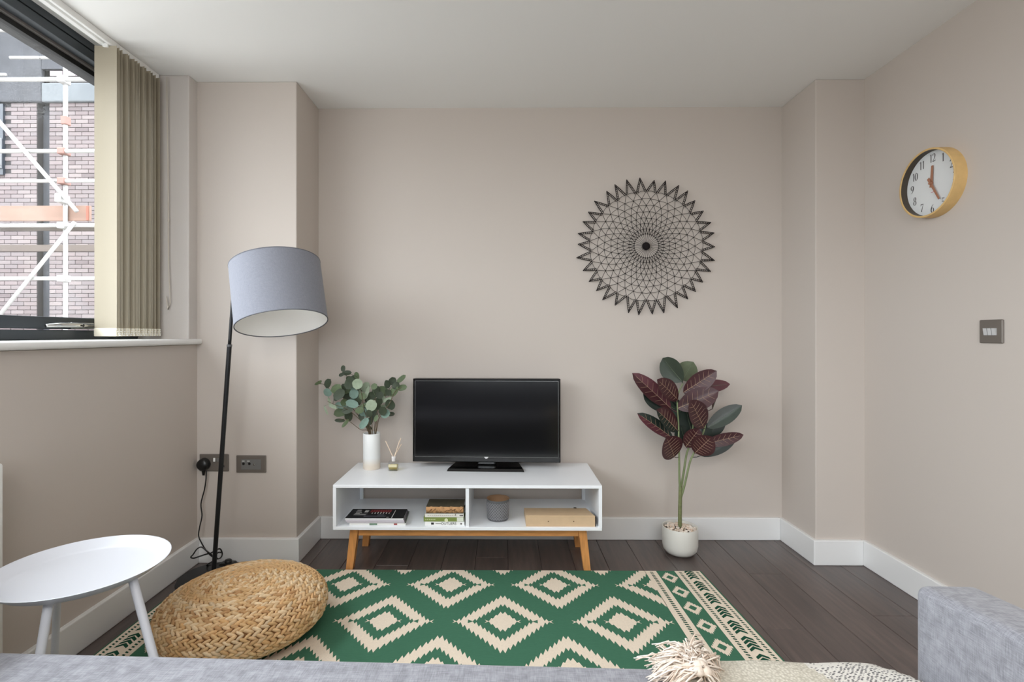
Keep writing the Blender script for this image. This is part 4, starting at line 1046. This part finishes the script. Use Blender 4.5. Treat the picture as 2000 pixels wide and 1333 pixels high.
MB().box(ta.x, tb_.x, YC - .007, YC, tb_.z, ta.z, bev=.003).build('plate', PLATE, ts_)
ma, mb_ = at(472.5, 897, YC), at(511, 917, YC)
MB().box(ma.x, mb_.x, YC - .0085, YC - .006, mb_.z, ma.z, bev=.001).build('module', PLATE2, ts_)
for (px, py, m_) in ((475.5, 906.5, BLACKP), (487, 906.5, BLACKP), (496.5, 908, CHROME)):
    p = at(px, py, YC - .008); MB().lathe([(0, .004), (.003, .004), (.0055, 0)] if m_ is CHROME else [(0, .0012), (.0055, .0012), (.0065, 0)], (0, 0, 0), 14, M=Matrix.Translation((p.x, YC - .0085, p.z)) @ Matrix.Rotation(R(90), 4, 'X')).build('port', m_, ts_)
for px in (477, 487): p = at(px, 900, YC); MB().box(p.x - .006, p.x + .006, YC - .0092, YC - .008, p.z - .004, p.z + .002).build('port_marking', mat('mark_grey', (180, 180, 176), .6), ts_)

# ---------------------------------------------------------------- floor lamp
LY = 2.245
lb = at(417, 1117, LY); LBX = lb.x
lp = thing('floor_lamp', (LBX, LY, 0), 'leaning black floor lamp with grey drum shade in the left corner', 'lamp')
MB().lathe([(0, 0), (.145, 0), (.146, .003), (.140, .014), (.03, .018), (0, .018)], (LBX, LY, 0), 48).build('base', BLACKM, lp, smooth=True, angle=40)
ptop = at(455.5, 570, 2.20); pj = at(444.5, 676, 2.205); pb0 = Vector((LBX, LY, .016))
tt = (pj.z - pb0.z) / (ptop.z - pb0.z); pj = pb0 + (ptop - pb0) * tt
MB().tube([pb0, pj], .0095, 12).build('lower_pole', BLACKM, lp, smooth=True, angle=40)
MB().tube([pj - (ptop - pb0).normalized() * .003, pj + (ptop - pb0).normalized() * .006], .0108, 12).build('pole_joint', mat('joint_grey', (90, 90, 92), .4), lp)
ax = Vector((-.215, .235, 1)).normalized()     # axis of the tilted drum
SC = at(545, 575, 2.135); SRr, SHh = .180, .262
up = (ptop - pb0).normalized()
cen_top = SC + ax * .06
MB().tube(curve([pj, ptop, ptop + up * .05, (ptop + up * .07) * .5 + cen_top * .5 + Vector((0, 0, .02)), cen_top]), .007, 10).build('upper_pole', BLACKM, lp, smooth=True)
q = Vector((0, 0, 1)).rotation_difference(ax).to_matrix().to_4x4(); SM = Matrix.Translation(SC) @ q
SHO = fabric('grey_shade_fabric', (124, 126, 135), (137, 139, 148), 1500)
sh_ = MB().lathe([(SRr, -SHh / 2), (SRr, SHh / 2)], n=72, M=SM).build('lamp_shade', SHO, lp, smooth=True)
MB().lathe([(SRr - .002, SHh / 2), (SRr - .002, -SHh / 2 + .0005)], n=72, M=SM).build('shade_lining', mat('shade_lining', (238, 236, 232), .7), sh_, smooth=True)
rb = MB()
for z_ in (-SHh / 2, SHh / 2): rb.lathe([(SRr - .0028, z_ - .0016), (SRr + .0008, z_ - .0016), (SRr + .0008, z_ + .0016), (SRr - .0028, z_ + .0016), (SRr - .0028, z_ - .0016)], n=72, M=SM)
rb.build('shade_hem', mat('shade_hem', (104, 106, 112), .8), sh_, smooth=True)
sp_ = MB()
for k2 in range(3):
    a = 2 * PI * k2 / 3 + .4; sp_.tube([SM @ Vector((0, 0, .075)), SM @ Vector(((SRr - .003) * math.cos(a), (SRr - .003) * math.sin(a), .11))], .0018, 6)
sp_.build('shade_spider', SILLW, lp)
MB().lathe([(0, .08), (.018, .08), (.02, .03), (.0, .03)], n=20, M=SM).build('bulb_holder', SILLW, lp, smooth=True, angle=40)
MB().lathe([(.0, -.035), (.014, -.032), (.026, -.018), (.029, .0), (.024, .018), (.013, .035), (.013, .045)], n=24, M=SM).build('bulb', mat('bulb_white', (236, 234, 228), .3), lp, smooth=True)
# plug and cord belong to the lamp
pgc = at(401.5, 906, YC)
pg = MB(); pg.lathe([(0, -.030), (.020, -.029), (.026, -.024), (.029, -.008), (.029, -.001), (.0, -.001)], (0, 0, 0), 28, M=Matrix.Translation((pgc.x, YC - .007, pgc.z)) @ Matrix.Rotation(R(-90), 4, 'X') @ Matrix.Diagonal((1, 1, 1, 1)))
pg.tube([(pgc.x + .002, YC - .02, pgc.z - .02), (pgc.x + .002, YC - .02, pgc.z - .05)], [.010, .005], 8)
pg.build('plug', BLACKP, lp, smooth=True, angle=50)
cpts = [(403, 920, 2.39), (402, 940, 2.385), (399, 958, 2.385), (392.5, 985, 2.38), (394.5, 1008, 2.375), (390, 1030, 2.365), (388, 1047, 2.36), (393, 1060, 2.35), (402, 1075, 2.33), (412, 1086, 2.30), (420, 1090, 2.28)]
cd = [at(*p) for p in cpts]
cd2 = [at(*p) for p in [(420, 1090, 2.28), (405, 1078, 2.30), (394, 1069.5, 2.30), (385, 1073, 2.295), (377, 1084, 2.29), (372.5, 1089, 2.285), (378, 1091, 2.285), (388, 1088, 2.29), (400, 1084, 2.30), (412, 1081, 2.30)]]
cd3 = [at(*p) for p in [(412, 1081, 2.30), (424, 1074, 2.28), (430, 1073, 2.29), (433, 1078, 2.30), (434, 1084, 2.30), (431, 1090, 2.29), (425, 1092, 2.27), (422, 1086, 2.27), (426, 1080, 2.28), (433, 1080, 2.3)]]
MB().tube(curve(cd, 5), .0031, 6).build('cord', BLACKP, lp, smooth=True)
MB().tube(curve(cd2, 5), .0031, 6).build('cord', BLACKP, lp, smooth=True); MB().tube(curve(cd3, 5), .0031, 6).build('cord', BLACKP, lp, smooth=True)
fs = at(447, 1092, 2.37); fsx = MB(); fsx.box(fs.x - .034, fs.x + .034, 2.335, 2.385, 0.0, .022, bev=.010, seg=3)
fsx.lathe([(.016, .018), (.016, .030), (.012, .034), (0, .034)], (fs.x + .002, 2.36, 0), 16); fsx.build('foot_switch', BLACKP, lp, smooth=True, angle=50)
MB().tube(curve([at(425, 1092, 2.27), Vector((fs.x - .08, 2.33, .02)), Vector((fs.x - .03, 2.36, .012))], 5), .0031, 6).build('cord', BLACKP, lp, smooth=True)

# ---------------------------------------------------------------- pouf
PCX, PCY, PR, PH, PN = -.917, 1.812, .281, .206, 2.3
pf = thing('pouf', (PCX, PCY, ZR), 'round braided straw pouf in front of the lamp on the rug', 'pouf')
STRAW = mat('braided_straw', (206, 164, 110), .75, spec=.3, island=((178, 136, 92), (212, 178, 132), (200, 160, 110), (228, 204, 168), (214, 170, 118), (206, 184, 152)), var=.12, vscale=120)
core = []
def prof(t):     # t in 0..1 from bottom centre to top centre along the profile
    a = -PI / 2 + PI * t
    return PR * abs(math.cos(a)) ** (2 / PN), PH / 2 + PH / 2 * math.copysign(abs(math.sin(a)) ** (2 / PN), math.sin(a))
samples = [prof(i / 400) for i in range(401)]
cum = [0]
for i in range(400): cum.append(cum[-1] + math.hypot(samples[i + 1][0] - samples[i][0], samples[i + 1][1] - samples[i][1]))
def at_len(L_):
    L_ = min(max(L_, 0), cum[-1])
    for i in range(400):
        if cum[i + 1] >= L_:
            t = (L_ - cum[i]) / max(1e-9, cum[i + 1] - cum[i]); a, b_ = samples[i], samples[i + 1]
            return a[0] + (b_[0] - a[0]) * t, a[1] + (b_[1] - a[1]) * t, math.atan2(b_[1] - a[1], b_[0] - a[0])
    return (0, PH, PI)
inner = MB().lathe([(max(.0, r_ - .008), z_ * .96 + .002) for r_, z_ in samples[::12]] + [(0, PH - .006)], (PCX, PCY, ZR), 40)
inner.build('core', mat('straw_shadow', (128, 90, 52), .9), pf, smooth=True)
r2 = random.Random(21)
L_ = .21; pitch = .0245; kk = 0
while L_ < cum[-1] - .006:
    rr, zz_, sl = at_len(L_)
    coil = MB(); wdt = pitch * (.98 + .08 * math.sin(kk * 1.7)); step = .0235 if rr > .06 else .016
    nst = max(5, int(2 * PI * max(rr, .008) / step)); ph0 = r2.uniform(0, 1)
    tl_ = Vector((math.cos(sl), math.sin(sl)))     # (dr, dz) along profile
    for j in range(nst):
        for side in (-1, 1):
            a = 2 * PI * (j + ph0 + .25 * side) / nst
            er = Vector((math.cos(a), math.sin(a), 0)); et = Vector((-math.sin(a), math.cos(a), 0)); ez = Vector((0, 0, 1))
            along = er * tl_.x + ez * tl_.y; outw = et.cross(along); outw = -outw if outw.dot(er * .3 + ez * .3 + (er if zz_ < PH * .6 else ez)) < 0 else outw
            sz = r2.uniform(.88, 1.14)
            c = Vector((PCX, PCY, ZR)) + er * rr + ez * zz_ + along * (side * wdt * .205) - outw * .006 + outw * r2.uniform(-.001, .0012)
            tw = R(27 + r2.uniform(-7, 7)) * side
            d1 = et * math.cos(tw) + along * math.sin(tw); d2 = -et * math.sin(tw) + along * math.cos(tw)
            coil.ell(c, d1 * (step * .78 * sz), d2 * (wdt * .27 * sz), outw * (.0068 * sz), 7, 5)
    coil.build('braided_coil', STRAW, pf, smooth=True)
    L_ += pitch * (.93 if zz_ > PH * .8 else 1.0); kk += 1

# ---------------------------------------------------------------- side table
SX, SY, SZt, SRt = -1.003, 1.2155, .528, .178
tbv = thing('side_table', (SX, SY, 0), 'round white metal tray side table on three legs beside the pouf', 'table')
MB().lathe([(0, -.024), (SRt - .034, -.024), (SRt - .024, -.020), (SRt - .003, -.003), (SRt, 0), (SRt - .002, .0006), (SRt - .005, -.001), (SRt - .024, -.0175), (SRt - .034, -.0212), (0, -.0212)], (SX, SY, SZt), 80).build('tray_top', WHITEM, tbv, smooth=True, angle=60)
def tleg(pt, pb_, dy0, dy1):
    a = at(*pt, dy0); a.z = SZt - .023; b_ = at(*pb_, dy1); d = b_ - a; b_ = a + d * ((a.z - .004) / (a.z - b_.z))
    l_ = MB().tube([a, b_], [.0095, .008], 12).build('leg', WHITEM, tbv, smooth=True, angle=40)
    MB().lathe([(0, 0), (.009, 0), (.009, .006), (0, .006)], (b_.x, b_.y, ZR if (RX0 < b_.x and b_.y < RY1) else 0), 12).build('foot_cap', mat('cap_grey', (200, 200, 200), .6), l_)
tleg((97, 1183), (79, 1276), 1.10, 1.075); tleg((259, 1143), (299, 1280), 1.19, 1.155); tleg((116, 1180), (107, 1276), 1.335, 1.40)

# ---------------------------------------------------------------- radiator at the frame's left edge
rd = thing('radiator', (-1.39, .8, .13), 'white panel radiator below the window at the left edge', 'radiator')
p0 = MB(); p0.box(-1.425, -1.362, .3, 1.387, .15, .727, bev=.008)
p0.build('panel', SILLW, rd, smooth=True, angle=40)
for y in (.45, 1.25): MB().box(-1.4455, -1.42, y - .02, y + .02, .2, .68).build('bracket', SILLW, rd)
MB().tube([(-1.40, 1.36, 0), (-1.40, 1.36, .16)], .0075, 10).build('pipe', SILLW, rd)

# ---------------------------------------------------------------- sofa
sf = thing('sofa', (-.12, .55, 0), 'grey fabric sofa facing the television with throw on its right seat', 'sofa', rot=(0, 0, R(-1.7)), local=True)
def soft(x0, x1, y0, y1, z0, z1, r, seg=5, name='cushion', crown=.0, rv=None):
    b_ = bmesh.new(); bmesh.ops.create_cube(b_, size=1)
    for v in b_.verts: v.co = Vector((x0 + (v.co.x + .5) * (x1 - x0), y0 + (v.co.y + .5) * (y1 - y0), z0 + (v.co.z + .5) * (z1 - z0)))
    if rv:
        ve = [e_ for e_ in b_.edges if abs(e_.verts[0].co.z - e_.verts[1].co.z) > .01 and e_.verts[0].co.x > (x0 + x1) / 2 and e_.verts[0].co.y > (y0 + y1) / 2]
        bmesh.ops.bevel(b_, geom=ve, offset=rv, segments=8, affect='EDGES', profile=.5)
        tope = [e_ for e_ in b_.edges if (e_.verts[0].co.z > z1 - .001 and e_.verts[1].co.z > z1 - .001 or e_.verts[0].co.z < z0 + .001 and e_.verts[1].co.z < z0 + .001) and len(e_.link_faces) == 2 and e_.calc_face_angle(0) > .5]
        bmesh.ops.bevel(b_, geom=tope, offset=r, segments=seg, affect='EDGES', profile=.5)
    else: bmesh.ops.bevel(b_, geom=list(b_.edges), offset=r, segments=seg, affect='EDGES', profile=.5)
    return MB().bm(b_)
# local origin (-.12,.55,0): front edge of the seat at y=+.43
SF = .428
soft(-.98, .895, -.40, SF - .03, .12, .30, .02, 3).build('base', SOFA, sf, smooth=True, angle=40)
soft(-.905, .848, -.20, SF, .295, .456, .022, rv=.085).build('seat_cushion', SOFA, sf, smooth=True, angle=60)
soft(-.98, 1.03, -.47, -.27, .12, .74, .04).build('backrest', SOFA, sf, smooth=True, angle=60)
for a_, b__ in ((-.905, -.01), (.0, .86)):
    m = soft(a_, b__, -.29, -.15, .44, .80, .05); m.build('back_cushion', SOFA, sf, smooth=True, angle=60)
def arm(x0, x1):
    m = soft(x0, x1, -.47, .44, .12, .612, .018, 5)
    m.v = [(x, y, z + (max(0, (.44 - y)) * .10 if z > .4 else 0)) for x, y, z in m.v]
    return m.build('armrest', SOFA, sf, smooth=True, angle=60)
arm(.874, .985); arm(-1.05, -.91)
for x in (-.95, .93):
    for y in (-.40, .34): MB().tube([(x, y, ZR if y > -.3 else 0), (x, y, .125)], [.016, .024], 12).build('leg', OAK, sf, smooth=True, angle=40)

# throw
TH = bpy.data.materials.new('cream_knit_throw'); TH.use_nodes = True
nt = TH.node_tree; N = nt.nodes; L = nt.links; b = N['Principled BSDF']; b.inputs['Roughness'].default_value = .95; b.inputs['Specular IOR Level'].default_value = .1
tc = N.new('ShaderNodeTexCoord'); vo = N.new('ShaderNodeTexVoronoi'); vo.inputs['Scale'].default_value = 210; L.new(tc.outputs['Object'], vo.inputs['Vector'])
cr = N.new('ShaderNodeValToRGB'); e = cr.color_ramp.elements; e[0].color = lin((226, 221, 208)); e[1].color = lin((188, 182, 168)); e[1].position = .75
L.new(vo.outputs['Distance'], cr.inputs[0]); L.new(cr.outputs[0], b.inputs['Base Color'])
bp = N.new('ShaderNodeBump'); bp.inputs['Strength'].default_value = .5; bp.inputs['Distance'].default_value = .002; bp.invert = True
L.new(vo.outputs['Distance'], bp.inputs['Height']); L.new(bp.outputs[0], b.inputs['Normal'])
TW = bpy.data.materials.new('grey_flecked_weave'); TW.use_nodes = True
nt = TW.node_tree; N = nt.nodes; L = nt.links; b = N['Principled BSDF']; b.inputs['Roughness'].default_value = .95; b.inputs['Specular IOR Level'].default_value = .1
tc = N.new('ShaderNodeTexCoord'); mp = N.new('ShaderNodeMapping'); mp.inputs['Rotation'].default_value = (0, 0, R(28)); mp.inputs['Scale'].default_value = (150, 260, 150); L.new(tc.outputs['Object'], mp.inputs[0])
ck_ = N.new('ShaderNodeTexVoronoi'); ck_.inputs['Scale'].default_value = 1.0; ck_.inputs['Randomness'].default_value = .45; L.new(mp.outputs[0], ck_.inputs['Vector'])
cr = N.new('ShaderNodeValToRGB'); e = cr.color_ramp.elements; e[0].position = .30; e[0].color = lin((96, 94, 96)); e[1].position = .42; e[1].color = lin((222, 219, 212))
L.new(ck_.outputs['Distance'], cr.inputs[0]); L.new(cr.outputs[0], b.inputs['Base Color'])
tw_ = thing('throw_blanket', (.55, .9, .45), 'cream knitted throw with grey flecked stripe and fringe spread over the sofa seat', 'throw', rot=(0, 0, R(-1.7)), local=True)
sofaM = Matrix.Translation((-.12, .55, 0)) @ Matrix.Rotation(R(-1.7), 4, 'Z')
thM = (Matrix.Translation((.55, .9, .45)) @ Matrix.Rotation(R(-1.7), 4, 'Z')).inverted() @ sofaM
def throw_pt(x, s_):
    # s_: distance along the cloth from y=-.15 on the seat, over the front edge and down
    o_ = .021 + .0015 * math.sin(x * 40) * math.sin(s_ * 30)
    yE = SF; rc = .028
    if x > .763:    # follow the rounded corner of the cushion
        q_ = min(1, (x - .763) / .085); yE = SF - .085 + .085 * math.sqrt(max(0, 1 - q_ * q_))
    flat = yE - rc + .15
    if s_ < flat: return Vector((x, -.15 + s_, .456 + o_))
    t = s_ - flat; arcL = rc * PI / 2
    if t < arcL:
        a = t / rc; return Vector((x, yE - rc + (rc + o_) * math.sin(a), .456 - rc + (rc + o_) * math.cos(a)))
    return Vector((x, yE + o_ + .004 * math.sin(x * 35), .456 - rc - (t - arcL)))
tm = MB(); nu_, nv_ = 60, 60; X0t, X1t = .405, .843
tm.grid(lambda u, v: thM @ throw_pt(X0t + (X1t - X0t) * u, v * .86), nu_, nv_)
# thicken downwards is not needed: the cloth lies on the cushion; the two knits meet on a slanted line
mi_ = []
for f_ in tm.f:
    c = sum((Vector(tm.v[i]) for i in f_), Vector()) / 4; c = thM.inverted() @ c
    mi_.append(1 if c.x > .722 - (c.y - .30) * .62 else 0)
tm.m = mi_
to = tm.build('knit', [TH, TW], tw_, smooth=True)
so_ = to.modifiers.new('thickness', 'SOLIDIFY'); so_.thickness = .019; so_.offset = -1
# fringe bunches
FR = mat('fringe_yarn', (226, 214, 200), .95, spec=.1, island=((238, 230, 220), (222, 206, 190), (244, 238, 232), (206, 184, 164)))
r2 = random.Random(9)
tinv = (Matrix.Translation((.55, .9, .45)) @ Matrix.Rotation(R(-1.7), 4, 'Z')).inverted()
def W2(px, py, Y): return tinv @ at(px, py, Y)
bun = [((1335, 1290), (1258, 1296), .95, 26, .014), ((1320, 1282), (1277, 1262), .97, 8, .004), ((1345, 1275), (1300, 1268), .97, 18, .012), ((1350, 1285), (1318, 1262), .95, 22, .012),
       ((1350, 1270), (1372, 1262), .97, 18, .012), ((1362, 1280), (1398, 1288), .95, 22, .010), ((1350, 1300), (1286, 1312), .92, 28, .012), ((1345, 1305), (1272, 1334), .90, 28, .012),
       ((1365, 1300), (1330, 1340), .89, 28, .014), ((1370, 1300), (1384, 1338), .89, 28, .014), ((1372, 1296), (1410, 1318), .91, 22, .010), ((1352, 1296), (1335, 1276), .92, 22, .012),
       ((1365, 1312), (1300, 1350), .88, 28, .014), ((1380, 1312), (1405, 1350), .88, 24, .012), ((1345, 1288), (1370, 1275), .93, 20, .010), ((1340, 1284), (1290, 1284), .935, 24, .012)]
for (a, b_, Y, ns, spd) in bun:
    A, B = W2(a[0], a[1], Y), W2(b_[0], b_[1], Y + .012); fr_ = MB()
    axn = (B - A).normalized(); Ln = (B - A).length
    for k2 in range(ns):
        j0 = Vector((r2.gauss(0, .003), r2.gauss(0, .004), r2.gauss(0, .003))); j1 = Vector((r2.gauss(0, spd * .6), r2.gauss(0, spd * .6), r2.gauss(0, spd * .5)))
        md_ = Vector((r2.gauss(0, .006), r2.gauss(0, .006), .006 + r2.gauss(0, .005)))
        B1 = A + (B - A) * r2.uniform(.75, 1.05)
        fr_.tube([A + j0, A * .66 + B1 * .34 + j0 * 1.2 + md_, A * .33 + B1 * .67 + j1 * .7 + md_ * .8, B1 + j1], [.0016, .0016, .0014, .0011], 4)
    fr_.ell(A, (.010, 0, 0), (0, .010, 0), (0, 0, .008), 8, 6)
    fr_.build('fringe_tassel', FR, tw_, smooth=True)
